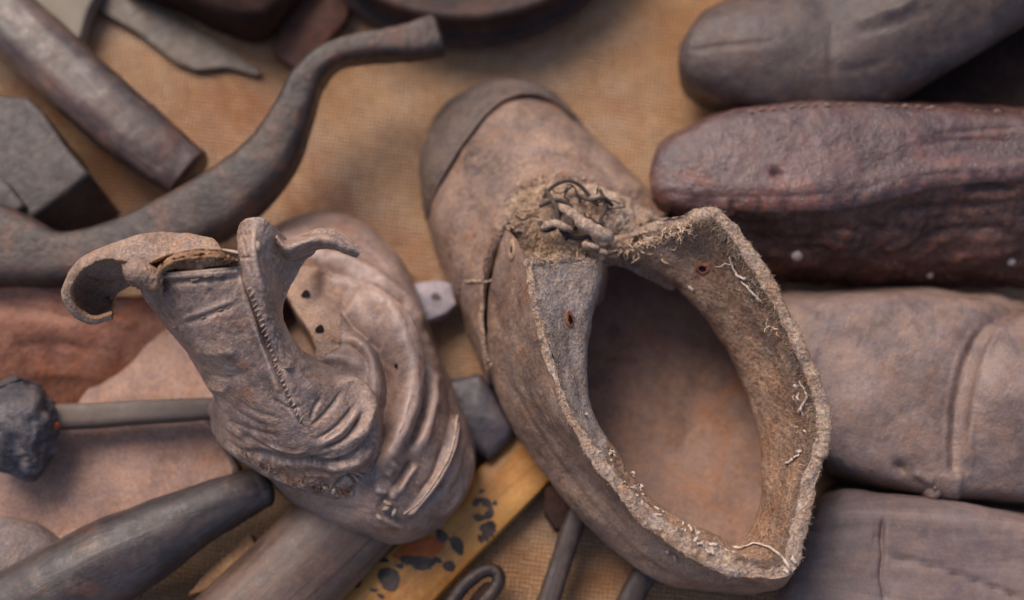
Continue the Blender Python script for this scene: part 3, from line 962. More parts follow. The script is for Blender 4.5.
brush([(473, 506), (480, 500), (489, 505), (490, 513), (482, 518), (473, 516)], 3.4)
brush([(494, 527), (487, 535), (478, 540)], 4.2)
a.build('ink_marks', M['ink'], t)
a = Acc().grid(blob(420, 549, 26, 11, -.35, None, '', 77), False, True)
a.v[0] = a.v[0] - [0, 0, .0001]
a.build('worn_patch', M['worn_red'], t)
t = thing('pliers', 'dark iron tool end with a slotted loop, at the bottom edge', 'pliers', at(475, 590))
a = Acc()
lp = [(432, 640), (456, 596), (470, 580), (486, 570), (497, 573), (498, 583), (488, 598), (470, 616), (452, 640)]
q = even(np.array(lp, float), 60)
V = P(q[:, 0], q[:, 1], np.full(60, 1.6))
a.tube(V, .0033, 14)
a.build('loop', M['iron'], t)
Acc().grid(puck([(448, 640), (470, 598), (486, 582), (490, 586), (476, 606), (456, 640)], .9, 1.4, .1, .05, n=60), False, True).build('plate', M['black_brown'], t)
t = thing('dark_stick', 'thin dark wooden stick with a wedge-shaped top, beside the big shoe', 'stick', at(560, 550))
V = tube_solid([(580, 505, 1.2, 11, .5), (570, 535, 1.2, 11, .5), (557, 575, 1.1, 11, .5), (540, 630, 1.1, 12, .5)], power=3)
solid('stick_body', V, M['stick'], t, .03, .01, 3)
Acc().grid(puck([(545, 488), (572, 470), (592, 505), (578, 528), (556, 530), (544, 512)], .4, 1.5, .2, .1, n=80, closed_smooth=False), False, True).build('wedge', M['black_brown'], t)
t = thing('small_dark_peg', 'small dark peg peeping out below the side of the big shoe', 'peg', at(630, 590))
V = tube_solid([(660, 560, 1.0, 13, .6), (638, 585, 1.0, 13, .6), (612, 640, 1.0, 13, .6)], power=2.6)
solid('peg_body', V, M['stick'], t, .03, .01, 3)
t = thing('metal_buckle', 'pale metal strip with a dark rivet hole, between the two shoes', 'metal strip', at(435, 300))
V = puck([(404, 284), (440, 279), (452, 283), (457, 304), (446, 314), (425, 322), (408, 318)], .6, 1.5, .15, .05, n=110, closed_smooth=False)
Acc().grid(V, False, True).build('strip_body', M['steel'], t)
tr = bvh(list(t.children))
Acc().grid(blob(436, 297, 5, 4, 0, None, '', 5), False, True).build('rivet_hole', M['ink'], t)
t = thing('iron_wedge', 'blue grey iron wedge sticking out from under the crumpled boot', 'iron', at(485, 420))
V = puck([(440, 380), (480, 372), (492, 386), (516, 430), (508, 442), (488, 458), (474, 448), (445, 420)], .9, 2.0, .5, .15, n=120, closed_smooth=False)
Acc().grid(add_noise(V, .04, .02, 3, 9, False, True), False, True).build('wedge_body', M['blue_iron'], t)
# ================================================================== the big open shoe
shoe = thing('leather_shoe', 'large worn brown leather shoe gaping open, its thick frayed collar facing up', 'shoe', at(610, 400))

# outer side, from the left of the throat round the heel to the right of the throat: B foot, M, U, T collar edge
OUT = np.array([
    [(470, 222, 1.5), (483, 224, 4.6), (510, 233, 6.9), (528, 262, 9.6)],
    [(474, 300, .5), (472, 300, 3.2), (505, 302, 6.6), (535, 312, 9.7)],
    [(489, 360, .4), (485, 360, 3.2), (519, 360, 6.6), (549, 366, 9.6)],
    [(509, 408, .4), (506, 411, 3.2), (540, 412, 6.6), (567, 415, 9.4)],
    [(537, 455, .4), (534, 458, 3.2), (570, 452, 6.4), (596, 460, 9.2)],
    [(572, 502, .4), (568, 504, 3.2), (607, 492, 6.3), (633, 508, 9.0)],
    [(614, 546, .4), (612, 548, 3), (652, 535, 6.2), (672, 540, 8.8)],
    [(662, 578, .4), (662, 581, 3), (702, 566, 6), (712, 560, 8.6)],
    [(718, 592, .4), (724, 592, 3), (752, 584, 6), (752, 574, 8.5)],
    [(756, 590, .4), (768, 590, 3.5), (784, 586, 6), (788, 574, 8.5)],
    [(772, 560, .5), (790, 553, 3.5), (800, 545, 6), (802, 530, 8.6)],
    [(775, 510, .5), (795, 500, 3.5), (812, 492, 6.3), (812, 486, 8.8)],
    [(778, 450, .5), (795, 432, 3.5), (817, 440, 6.5), (827, 436, 9.0)],
    [(772, 430, .5), (790, 412, 3.5), (812, 405, 6.5), (824, 396, 9.2)],
    [(752, 390, .5), (770, 368, 3.5), (790, 350, 6.5), (801, 338, 9.5)],
    [(728, 335, .5), (745, 313, 3.5), (760, 295, 6.6), (772, 281, 9.7)],
    [(693, 282, .5), (710, 262, 3.6), (728, 246, 6.8), (742, 232, 9.9)],
    [(668, 240, 1.5), (672, 226, 4.2), (690, 216, 7), (716, 211, 10)]], float)
# inner side at the same stations: R collar edge, N, F
INN = np.array([
    [(529, 263, 9.6), (568, 263, 8.4), (605, 262, 7.0), (604, 300, 3)],
    [(538, 312, 9.7), (566, 316, 8.6), (592, 320, 7.0), (574, 335, 2)],
    [(554, 366, 9.6), (572, 370, 8.5), (586, 375, 7.0), (568, 388, 1.8)],
    [(572, 415, 9.4), (585, 416, 8.4), (593, 416, 7.0), (580, 428, 1.7)],
    [(602, 460, 9.2), (612, 458, 8.2), (617, 452, 7.0), (606, 470, 1.7)],
    [(640, 506, 9.0), (646, 502, 8.0), (648, 494, 6.8), (640, 510, 1.6)],
    [(678, 536, 8.8), (684, 532, 7.9), (686, 522, 6.5), (675, 538, 1.6)],
    [(717, 554, 8.6), (722, 548, 7.6), (722, 538, 6), (712, 550, 1.6)],
    [(754, 566, 8.5), (748, 556, 7.4), (733, 546, 5.8), (736, 556, 1.5)],
    [(782, 566, 8.5), (766, 552, 7.2), (748, 534, 5.3), (756, 545, 1.5)],
    [(795, 528, 8.6), (778, 516, 7.2), (760, 503, 5), (772, 510, 1.5)],
    [(805, 486, 8.8), (785, 478, 7.2), (761, 470, 5), (780, 476, 1.5)],
    [(819, 436, 9.0), (792, 437, 7.2), (759, 438, 5), (782, 442, 1.5)],
    [(815, 398, 9.2), (786, 397, 7.3), (748, 396, 5), (765, 400, 1.3)],
    [(793, 343, 9.5), (764, 346, 7.5), (727, 350, 5.1), (748, 356, 1.3)],
    [(764, 288, 9.7), (734, 298, 7.8), (697, 308, 5.7), (716, 304, 1.5)],
    [(734, 240, 9.9), (702, 258, 8.0), (660, 276, 6.2), (672, 258, 1.8)],
    [(714, 215, 10.), (660, 234, 8.3), (606, 250, 6.9), (612, 236, 3)]], float)

NS = 420
Vo = cr(cr(PP(OUT), NS, 0), 90, 1)
No = normals(Vo, orient='out')
seam_q = [(503, 372), (530, 420), (560, 466), (592, 508), (625, 544), (660, 570), (700, 586)]
spo = [([(489, 246), (483, 280), (480, 310), (481, 340)], 5, -.35, .1), (seam_q, 3.0, -.09, .1), ([(p[0] + 5, p[1] - 3) for p in seam_q], 3, .05, .1),
       ([(560, 440), (585, 478), (620, 520), (660, 545), (700, 560)], 9, -.18), ([(590, 490), (640, 538), (690, 566), (740, 580)], 5, -.1),
       ([(600, 488), (630, 530), (668, 556)], 3.5, .12), ([(620, 512), (660, 552), (710, 574)], 2.6, -.12), ([(650, 548), (690, 574), (735, 586)], 2.5, .08),
       ([(508, 300), (516, 350), (536, 390)], 10, .1), ([(494, 300), (502, 340)], 5, -.06), ([(515, 330), (519, 341), (514, 350)], 3, -.05)]
Vo = Vo + No * (fbm(Vo, .022, 5, 40) * .0007)[..., None]
Vo = Vo + No * (ridge(Vo, .016, 340) * .00025 + ridge(Vo, .005, 350) * .0001)[..., None]
Vo = creases(Vo, No, spo)
quarter = sheet('quarter', Vo, M['upper'], shoe, orient='out')

Vi = cr(cr(PP(INN), NS, 0), 110, 1)
Ni = normals(Vi, orient='in')
am = .0006 + .0005 * np.clip(1 - np.arange(110) / 60, 0, 1)
Vi = Vi + Ni * (fbm(Vi, .012, 5, 44) * am)[..., None]
spi = [([(612, 262), (650, 262), (690, 280)], 8, -.05)]
# the left front flap is greyer than the rest of the lining
qi = proj(Vi)
grey = (qi[..., 0] < 606) & (np.arange(NS)[:, None] < NS * .3)
lin_a = sheet('lining', Vi, M['lining'], shoe, orient='in', mask=~grey)
b = sheet('lining', Vi, M['lining_grey'], shoe, orient='in', mask=grey)
b['label'] = 'grey suede lining of the left front flap'

# the thick felted collar edge
top_o, top_i = cr(PP(OUT[:, 3]), NS), cr(PP(INN[:, 0]), NS)
c0 = np.concatenate([cr(P(np.array([604, 566]), np.array([261, 259]), np.array([6.9, 8.3])), 40), top_o * .5 + top_i * .5,
                     cr(P(np.array([700, 650, 604]), np.array([216, 228, 243]), np.array([9.6, 8.2, 6.9])), 60)])
c0 = even(c0, 760)
n = len(c0)
q = proj(c0)
s = np.arange(n) / (n - 1)
T = np.gradient(c0, axis=0)
T /= np.linalg.norm(T, axis=1, keepdims=True)
side = np.cross(T, [0, 0, 1])
side /= np.linalg.norm(side, axis=1, keepdims=True)
# thickness along the edge (px half width): thin at the throat, fat round the heel
wk = np.interp(s, [0, .05, .12, .2, .3, .38, .46, .52, .56, .62, .7, .78, .86, .92, 1], [2.6, 3.4, 3.4, 4, 6, 8.4, 9, 8, 6.2, 6.6, 6.8, 6.8, 6.6, 5.8, 3.5])
wk = wk * (1 + .2 * fbm(c0, .022, 3, 50) + .06 * fbm(c0, .005, 2, 51)) * .00050
hk = wk * .42
ang = np.arange(40) / 40 * 2 * math.pi
# lean the section with the shoe side: right side leans inwards
B = np.cross(side, T)
B *= np.sign(B[:, 2:3])
Vr = c0[:, None] + wk[:, None, None] * np.cos(ang)[None, :, None] * side[:, None] + hk[:, None, None] * np.sin(ang)[None, :, None] * B[:, None]
Nr = normals(Vr, False, True)
Vr = Vr + Nr * (fbm(Vr, .009, 5, 52, .6) * .0007 + np.minimum(0, fbm(Vr, .014, 3, 57)) * .0016 + ridge(Vr * [1, 1, .5], .006, 400) * .0004)[..., None]
rim = Acc().grid(Vr, False, True).build('collar', M['rim'], shoe)

# tongue under the throat
TG = [[(492, 226, 5.0), (510, 200, 6.1), (545, 184, 6.2), (585, 184, 6.2), (625, 196, 6.0), (655, 214, 5.4), (695, 226, 4.4)],
      [(500, 238, 5.0), (515, 222, 6.3), (550, 208, 6.9), (590, 206, 6.9), (625, 212, 6.6), (655, 224, 5.6), (695, 240, 4.8)],
      [(508, 250, 4.8), (522, 246, 5.7), (555, 236, 7.0), (590, 232, 7.0), (620, 232, 6.8), (650, 238, 5.8), (695, 256, 5.0)],
      [(514, 268, 4.8), (530, 268, 5.6), (560, 266, 6.4), (592, 258, 6.5), (615, 252, 6.5), (640, 254, 5.8), (685, 274, 4.8)],
      [(520, 290, 5.4), (540, 296, 5.6), (565, 300, 5.2), (592, 280, 5.4), (612, 268, 5.4), (630, 270, 5.2), (675, 292, 4.2)]]
Vg = cr(cr(PP(np.array(TG, float)), 90, 0), 140, 1)
Ng = normals(Vg, orient='cam')
Vg = Vg + Ng * (fbm(Vg, .01, 5, 66, .6) * .0018)[..., None]
tongue = sheet('tongue', Vg, M['rim'], shoe, orient='cam', thick=.2)

# insole and outsole
V = puck([(560, 250), (615, 215), (680, 270), (740, 335), (785, 415), (792, 480), (770, 545), (715, 566), (650, 530), (595, 460), (562, 380), (545, 300)], .4, 1.2, .1, -.15, n=160)
V = add_noise(V, .05, .03, 3, 60, False, True)
Acc().grid(V, False, True).build('insole', M['insole'], shoe)
V = puck([(424, 200), (424, 150), (445, 108), (490, 82), (540, 90), (580, 120), (640, 190), (690, 270), (740, 350), (768, 430), (768, 520), (745, 585), (690, 584), (620, 542), (560, 480), (505, 390), (465, 300), (440, 250)],
         0, .9, .2, 0, n=200)
Acc().grid(V, False, True).build('sole', M['toe'], shoe)

# vamp and toe cap
VAMP = np.array([
    [(427, 226, .5), (437, 192, 2.9), (464, 145, 4.1), (491, 111, 4.1), (517, 97, 3.7), (547, 99, 2.7), (581, 125, .5)],
    [(432, 240, .5), (441, 218, 3.3), (475, 172, 4.9), (512, 140, 5.0), (548, 125, 4.5), (580, 128, 3.2), (605, 148, .5)],
    [(441, 268, .5), (450, 245, 3.5), (487, 205, 5.3), (530, 172, 5.7), (575, 158, 5.3), (612, 160, 3.4), (634, 174, .5)],
    [(462, 320, .5), (466, 298, 3.5), (484, 255, 5.2), (520, 216, 6.3), (592, 196, 6.2), (645, 192, 3.8), (664, 205, .5)],
    [(489, 392, .5), (486, 372, 3.3), (479, 312, 4.7), (499, 234, 6.1), (600, 240, 6.4), (668, 212, 4.2), (690, 232, .5)]], float)
Vv = cr(cr(PP(VAMP), 220, 0), 240, 1)
Nv = normals(Vv, orient='out')
Vv = Vv + Nv * (fbm(Vv, .025, 5, 70) * .0009)[..., None]
Vv = Vv + Nv * (ridge(Vv, .02, 360) * .0002 + ridge(Vv, .006, 370) * .0001)[..., None]
Vv = creases(Vv, Nv, [
    ([(560, 176), (600, 186), (640, 200), (668, 214)], 2.2, -.2, .1), ([(556, 170), (600, 179), (645, 193)], 4, .12, .1),
    ([(498, 236), (500, 210), (514, 190), (540, 178), (566, 178)], 7, .18, .1), ([(508, 232), (512, 208), (526, 194), (552, 188)], 6, -.25, .1),
    ([(484, 232), (474, 262), (467, 300), (470, 340), (482, 378)], 3.5, .09, .1), ([(478, 230), (466, 262), (460, 296), (464, 330)], 2.4, -.07, .1),
    ([(445, 215), (480, 170), (520, 138), (565, 122)], 8, -.06), ([(500, 150), (540, 150), (580, 150)], 14, -.07), ([(470, 200), (500, 180)], 12, .06)])
vamp = sheet('vamp', Vv, M['upper'], shoe, orient='out', thick=.22)
TOE = np.array([
    [(424, 200, .3), (420, 155, .4), (437, 114, .5), (464, 89, .5), (500, 77, .5), (541, 84, .5), (576, 114, .4)],
    [(423, 204, .6), (420, 162, 1.8), (438, 121, 2.6), (467, 94, 2.8), (501, 81, 2.7), (541, 86, 1.9), (577, 116, .7)],
    [(425, 214, .6), (427, 178, 2.8), (450, 133, 3.9), (479, 101, 3.9), (510, 88, 3.6), (545, 92, 2.6), (580, 120, .6)],
    [(428, 224, .5), (437, 188, 3.1), (464, 141, 4.4), (491, 107, 4.4), (517, 94, 4.0), (548, 97, 3.0), (583, 124, .5)]], float)
Vt = cr(cr(PP(TOE), 90, 0), 220, 1)
Nt = normals(Vt, orient='out')
Vt = Vt + Nt * (fbm(Vt, .02, 5, 72) * .0007)[..., None]
toe = sheet('toe_cap', Vt, M['toe'], shoe, orient='out', thick=.2)

tr = bvh([quarter, vamp, toe, lin_a, b, rim, tongue])
st_ = Acc()
stitch_row(st_, tr, [(484, 332), (486, 344), (489, 356), (493, 368)], 5.0, .045, .6, .03, .07)
st_.build('stitching', M['thread'], shoe)
st_ = Acc()
stitch_row(st_, tr, seam_q, 4.2, .016, .7, -.01, .02, .25)
stitch_row(st_, tr, [(463, 262), (459, 296), (463, 330), (472, 352)], 6, .022, .7, .0, .03)
stitch_row(st_, tr, [(545, 290), (552, 330), (565, 375)], 7, .016, .7, .0, .03, .3)
st_.build('stitching', M['dull_thread'], shoe)
bars = Acc()
for y, x0, x1 in ((281, 466, 492), (334, 464, 486)):
    pts = [hit(tr, x, y + random.uniform(-1, 1), .05)[0] for x in np.linspace(x0, x1, 8)]
    if all(p is not None for p in pts):
        bars.tube(np.array(pts), .0006, 6)
bars.build('thread', M['thread'], shoe)


def eyelet(px, py, r, mat, parent, tree, ring=.45, tilt=0, ry=1.0):
    h, no = hit(tree, px, py, .03)
    e1 = np.cross(no, [0, 1, .3])
    e1 /= np.linalg.norm(e1)
    e2 = np.cross(no, e1)
    b = np.arange(28) / 28 * 6.2832
    A = Acc()
    pth = np.array([h + (e1 * math.cos(x) + e2 * math.sin(x) * ry) * r / 100 for x in b] + [h + e1 * r / 100])
    rows = []
    for x in b:
        d = e1 * math.cos(x) + e2 * math.sin(x) * ry
        rows.append([h + d * r / 100 * (1 + ring * math.cos(y)) + no * r / 100 * ring * math.sin(y) * .7 for y in np.arange(10) / 10 * 6.2832])
    R = np.array(rows)
    R = R + fbm(R, .002, 2, 80)[..., None] * r / 100 * .1
    A.grid(R, True, True)
    o = A.build('eyelet', M[mat], parent)
    D = Acc()
    D.grid(np.array([[h + (e1 * math.cos(x) + e2 * math.sin(x) * ry) * r / 100 * q + no * .0006 for x in b] for q in (1, .5, .02)]), False, True)
    d = D.build('eyelet_hole', M['hole'], o)
    return o


eyelet(513, 250, .24, 'upper', shoe, bvh([quarter]), .6, ry=1.25)
eyelet(569, 319, .16, 'rust', shoe, tr, .6, ry=1.5)
eyelet(703, 268, .24, 'rust', shoe, tr, .45, ry=.8)

# nap of the suede, torn fibres and lumps round the collar
nap, ntr = Acc(), tr
for k in range(5200):
    i = int(rng.integers(NS * .5, NS))
    j = int(min(60, abs(rng.normal(0, 26))))
    p, no = Vi[i, j], Ni[i, j]
    tang = Vi[i, min(j + 1, 109)] - Vi[i, j]
    tang = tang / max(np.linalg.norm(tang), 1e-9)
    d = no * .5 + tang * rng.normal(.4, .5) + rng.normal(0, .35, 3) + np.array([.5, .2, 0]) * .5
    fibre(nap, p, d, rng.uniform(.06, .2), rng.uniform(.006, .013), .25, 3, 3)
for k in range(2400):
    i = int(rng.integers(10, n - 10))
    j = int(rng.integers(0, 20))
    fibre(nap, Vr[i, j], Nr[i, j] + rng.normal(0, .6, 3), rng.uniform(.04, .15), rng.uniform(.005, .011), .35, 3, 3)
o = nap.build('suede_nap', M['lining'], shoe)
o['kind'] = 'stuff'
hang = Acc()
for k in range(4200):
    i = int(rng.integers(NS * .42, NS)) if rng.random() < .8 else int(rng.integers(20, NS))
    j = int(abs(rng.normal(0, 5)))
    p, no = Vi[i, j], Ni[i, j]
    tang = Vi[i, j + 3] - Vi[i, j]
    tang = tang / max(np.linalg.norm(tang), 1e-9)
    fibre(hang, p + no * .0004, tang * rng.normal(.7, .5) + no * .35 + rng.normal(0, .3, 3), rng.uniform(.1, .32), rng.uniform(.007, .018), .3, 4, 3)
for k in range(2600):
    i = int(rng.integers(20, n - 10))
    j = int(rng.integers(0, 22))
    fibre(hang, Vr[i, j], Nr[i, j] * .5 + rng.normal(0, .8, 3), rng.uniform(.06, .2), rng.uniform(.007, .016), .4, 4, 3)
o = hang.build('torn_fibres', M['rim'], shoe)
o['kind'] = 'stuff'

fr_ = Acc()
wh = Acc()


def tuft(acc, px, py, spread, num, L, r, curl=.5, zup=.6, lift=.05):
    for k in range(num):
        x, y = px + rng.normal(0, spread), py + rng.normal(0, spread)
        h, no = hit(tr, x, y, lift)
        if h is None:
            continue
        d = no * zup + rng.normal(0, .7, 3)
        fibre(acc, h - no * .0005, d, L * rng.uniform(.5, 1.3), r * rng.uniform(.6, 1.4), curl, 7, 5)


# padding bursting out under the throat
for (x, y, s_, m) in ((529, 200, 8, 90), (521, 213, 6, 80), (538, 226, 7, 90), (545, 192, 8, 50), (560, 205, 10, 50), (548, 244, 10, 70), (580, 246, 9, 50), (588, 212, 9, 45), (575, 190, 9, 30), (607, 215, 8, 30), (552, 250, 7, 60)):
    tuft(fr_, x, y, s_ * .9, m * 4, .42, .02, .75, .5)
# the ravelled edge below the right flap's corner
for x, y in zip(np.linspace(618, 690, 15), np.linspace(246, 222, 15)):
    tuft(fr_, x, y + 6, 3.5, 14, (.5), .03, .6, .4)
for x, y in ((668, 244), (662, 256), (690, 238), (730, 262), (748, 285), (757, 296), (778, 330), (640, 252)):
    tuft(fr_, x, y, 3, 5, .45, .035, .4, .3)
fr_.build('frayed_padding', M['fluff'], shoe)['kind'] = 'stuff'
# pale lumps and threads
for x, y in ((797, 385), (800, 398), (803, 410), (806, 432), (800, 452), (640, 488), (655, 488), (648, 494), (690, 530), (700, 545), (668, 550), (676, 557), (735, 548), (612, 455), (585, 415), (632, 476), (665, 505), (710, 552), (786, 572), (795, 560)):
    h, no = hit(tr, x, y, .03)
    if h is None:
        continue
    d = np.cross(no, rng.normal(0, 1, 3))
    d /= np.linalg.norm(d)
    L = rng.uniform(.06, .2) / 100
    pth = cr(np.array([h - d * L, h - d * L * .3 + no * .0006, h + d * L * .4 + no * .0005 + rng.normal(0, .0005, 3), h + d * L * 1.2]), 12)
    wh.tube(pth + rng.normal(0, .0002, pth.shape), .0007 * np.array([.3, .7, 1, 1.1, .9, 1, 1.1, 1, .8, .7, .5, .3]) * rng.uniform(.6, 1.2), 8)
for x, y in ((635, 485), (655, 492), (690, 528), (795, 395), (803, 425), (800, 470), (770, 325), (755, 292)):
    tuft(wh, x, y, 4, 5, .4, .022, .4, .5)
for k in range(24):
    u = rng.random()
    x = np.interp(u, [0, .3, .6, 1], [590, 640, 690, 745]) + rng.normal(0, 2)
    y = np.interp(u, [0, .3, .6, 1], [440, 496, 534, 556]) + rng.normal(0, 4)
    h, no = hit(tr, x, y, .02)
    if h is None:
        continue
    a_, b_ = rng.normal(0, 1, 3), rng.normal(0, 1, 3)
    e1 = np.cross(no, a_)
    e1 /= np.linalg.norm(e1)
    e2 = np.cross(no, e1)
    sz = rng.uniform(.04, .13) / 100
    ph = rng.random(4) * 6
    rows_ = [[h + (e1 * math.cos(q) * rng.uniform(.9, 1.5) + e2 * math.sin(q) * .7) * sz * f_ * (1 + .35 * math.sin(2 * q + ph[0]) + .2 * math.sin(5 * q + ph[1])) + no * z_ * sz for q in np.arange(12) / 12 * 6.2832]
             for f_, z_ in ((1, -.3), (1.02, .15), (.7, .4), (.02, .45))]
    wh.grid(np.array(rows_), False, True)
for pts in ([(738, 550), (752, 545), (768, 547), (782, 556), (790, 570)], [(731, 256), (735, 268), (741, 276), (748, 278)], [(742, 280), (752, 290), (760, 300)],
            [(800, 455), (792, 461), (788, 464)], [(690, 286), (694, 290)], [(800, 380), (808, 395), (800, 412)]):
    q_ = even(np.array(pts, float), 14)
    hp = [hit(tr, x, y, .08)[0] for x, y in q_]
    hp = [p for p in hp if p is not None]
    if len(hp) > 4:
        Acc().tube(np.array(hp) + rng.normal(0, .00018, (len(hp), 3)), .0006 * np.linspace(.7, 1.1, len(hp)) * rng.uniform(.8, 1.3, len(hp)), 7).build('loose_thread', M['white'], shoe)
wh.build('pale_flecks', M['white'], shoe)['kind'] = 'stuff'
# laces knotted in the throat
lc = Acc()
for pts, r in (([(543, 198, 7.2), (552, 187, 7.5), (566, 181, 7.6), (578, 184, 7.4), (590, 196, 7.2)], .0009), ([(540, 206, 7.3), (556, 200, 7.7), (570, 206, 7.6), (576, 222, 7.5), (566, 232, 7.3)], .001),
               ([(560, 210, 7.6), (556, 226, 7.7), (545, 230, 7.5), (540, 222, 7.3)], .0011), ([(546, 190, 7.3), (556, 208, 7.9), (560, 228, 7.8), (572, 238, 7.4), (590, 236, 7.3)], .001),
               ([(566, 240, 7.3), (572, 228, 7.8), (584, 222, 7.9), (592, 228, 7.6), (590, 240, 7.3)], .0008), ([(575, 195, 7.3), (590, 200, 7.6), (604, 198, 7.6), (612, 205, 7.2)], .0009),
               ([(600, 190, 6.8), (606, 205, 7.4), (600, 222, 7.5), (606, 234, 7.2)], .0009)):
    lc.tube(cr(PP(np.array(pts)), 40), r, 8)
for k in range(12):                                              # loose dark thread ends in the knot
    p = P(rng.uniform(538, 606), rng.uniform(186, 236), 7.4)
    pts = [p]
    d = rng.normal(0, 1, 3) * [1, 1, .3]
    d /= np.linalg.norm(d)
    for m in range(5):
        d = d + rng.normal(0, .55, 3) * [1, 1, .4]
        d /= np.linalg.norm(d)
        pts.append(pts[-1] + d * .0024)
    pts = np.array(pts)
    pts[:, 2] = np.clip(pts[:, 2], .071, .083)
    lc.tube(cr(pts, 24), rng.uniform(.00025, .0006), 6)
lc.build('lace', M['lace'], shoe)
lc = Acc()
for pts, r in (([(541, 229, 7.6), (552, 224, 8.0), (565, 227, 8.0), (574, 230, 7.7)], .0016), ([(560, 206, 7.7), (575, 216, 8.2), (588, 226, 8.3), (602, 236, 8.0), (612, 240, 7.6)], .0028),
               ([(583, 243, 7.8), (591, 248, 8.0), (598, 248, 7.9)], .0014), ([(600, 250, 7.8), (606, 254, 7.6)], .0014)):
    V = cr(PP(np.array(pts)), 40)
    V += fbm(V, .005, 2, 5)[:, None] * .0006
    lc.tube(V, r * (1 + .3 * fbm(V, .004, 2, 9)) * np.sqrt(np.clip(np.minimum(np.arange(40), np.arange(40)[::-1]) / 4, .2, 1)), 12)
lc.build('twisted_tongue', M['rim'], shoe)

# ================================================================== the crumpled boot
boot = thing('leather_boot', 'small crumpled grey leather boot with its wrinkled shaft folded over', 'boot', at(340, 400))
outl = np.array([(285, 219), (330, 212), (368, 226), (398, 254), (418, 292), (435, 345), (455, 395), (472, 438), (475, 466), (466, 497), (441, 526), (405, 543), (365, 540), (318, 520), (272, 486), (238, 442), (222, 400), (232, 340), (252, 285), (266, 240)], float)
oq = even(outl, 300, True)
cen = np.array([330, 395.])
rings = [(0.0, 1.0), (.35, 1.005), (.62, .985), (.82, .94), (.93, .86), (.985, .7), (1.0, .5), (.985, .25), (.96, .0)]
rows = []
for q_, r in [(.4 * 0 + .3, .96), (1.6, 1.0), (2.8, .995), (3.9, .955), (4.8, .88), (5.5, .77), (6.0, .62), (6.3, .45), (6.5, .28), (6.6, .12), (6.6, .01)]:
    pq = cen + (oq - cen) * r
    toe_ = np.clip((340 - pq[:, 1]) / 130, 0, 1)               # the toe end is lower
    z = q_ * (1 - .38 * toe_)
    rows.append(np.concatenate([pq, z[:, None]], 1))
Vd = cr(PP(np.array(rows)), 200, 0)
Nd = normals(Vd, False, True)
Vd = Vd + Nd * (fbm(Vd, .03, 5, 90) * .0008)[..., None]
fold = [
    # toe cap seam
    ([(282, 262), (305, 262), (332, 266), (362, 280), (392, 304), (418, 330), (434, 352)], 2.4, -.34, .05), ([(278, 254), (306, 252), (338, 256), (372, 272), (402, 298), (428, 330)], 6, .24, .1),
    ([(300, 276), (332, 277), (362, 292), (388, 314)], 4, -.12), ([(292, 240), (330, 236), (365, 248), (395, 280)], 7, -.1),
    # big roll
    ([(350, 284), (378, 302), (399, 335), (409, 375), (405, 415), (391, 450), (372, 480)], 14, .85, .15),
    ([(366, 282), (400, 310), (420, 348), (426, 392), (417, 428), (403, 458)], 4, -.7, .15),
    ([(334, 296), (354, 320), (377, 340), (389, 370), (389, 402), (380, 432), (362, 455)], 7, -.8, .15),
    ([(312, 278), (334, 287), (354, 302)], 14, -.8), ([(384, 300), (404, 330), (416, 370), (414, 405)], 3, .1), ([(396, 345), (400, 380), (396, 410)], 3, -.06), ([(372, 318), (386, 340), (392, 362)], 3, -.06),
    # pale valley and inner lip
    ([(342, 334), (366, 350), (376, 378), (377, 408)], 8, .3, .2), ([(320, 345), (345, 344), (362, 356), (370, 376)], 3, -.16),
    ([(305, 366), (330, 358), (352, 362), (366, 376)], 6, .2),
    # outside the roll
    ([(428, 356), (432, 395), (426, 430), (412, 462)], 9, .34), ([(446, 372), (452, 410), (444, 446), (428, 480)], 5, -.14),
    ([(436, 400), (430, 440), (420, 462)], 4, -.1),
    ([(456, 415), (452, 448), (436, 480), (414, 508), (402, 516)], 3.2, .3, .1), ([(460, 430), (456, 460), (440, 488), (418, 512)], 2.6, -.18, .1),
    ([(446, 440), (436, 470), (414, 500)], 3, -.12),
    ([(472, 440), (470, 470), (456, 500), (436, 520)], 2.4, .16), ([(467, 440), (464, 468), (448, 500)], 2.4, -.1),
    ([(412, 458), (402, 474), (391, 492)], 3, -.35), ([(418, 462), (406, 480), (396, 496)], 4.5, .25), ([(398, 462), (386, 478)], 6, .2),
    ([(392, 488), (384, 500), (376, 512)], 3, -.2), ([(376, 516), (392, 522), (408, 528)], 3, .12), ([(388, 512), (396, 520), (410, 526)], 2, -.15),
    # lower side
    ([(372, 488), (390, 494), (398, 500)], 4, .2), ([(310, 500), (340, 510), (375, 508)], 6, -.15)]
Vd = Vd + Nd * (ridge(Vd, .03, 300, 2) * .00022 + ridge(Vd, .007, 310) * .00006)[..., None]
Vd = creases(Vd, Nd, fold)
Nd = normals(Vd, False, True)
for x, y, w_, d_ in ( (289, 301, 2.6, .1), (341, 402, 1.5, .2)):
    qd = proj(Vd)
    dd = np.hypot(qd[..., 0] - x, (qd[..., 1] - y) * 1.2)
    f = np.sum(Nd * (CAM - Vd), -1) > 0
    Vd = Vd - Nd * (np.exp(-(dd / w_) ** 4) * d_ / 100 * f)[..., None]
dd, _ = dist_poly(proj(Vd), [(276, 300), (286, 318), (298, 336), (304, 350)])
f = np.sum(Nd * (CAM - Vd), -1) > 0
Vd = Vd - np.array([0, 0, 1.]) * (np.exp(-(dd / 10) ** 8) * .035 * f)[..., None]
q_ = proj(Vd)
dd, _ = dist_poly(q_, [(298, 276), (312, 290), (318, 310), (316, 335)])
tan = (dd + fbm(Vd, .012, 3, 120) * 5 < 24) & f
tm = tan & np.roll(tan, -1, 1) & np.roll(tan, 1, 1)
tm[1:] &= tan[:-1]
tm[:-1] &= tan[1:]
sheet('tongue', Vd + Nd * .0003, M['tongue_tan'], boot, False, True, 'out', 0, tm)
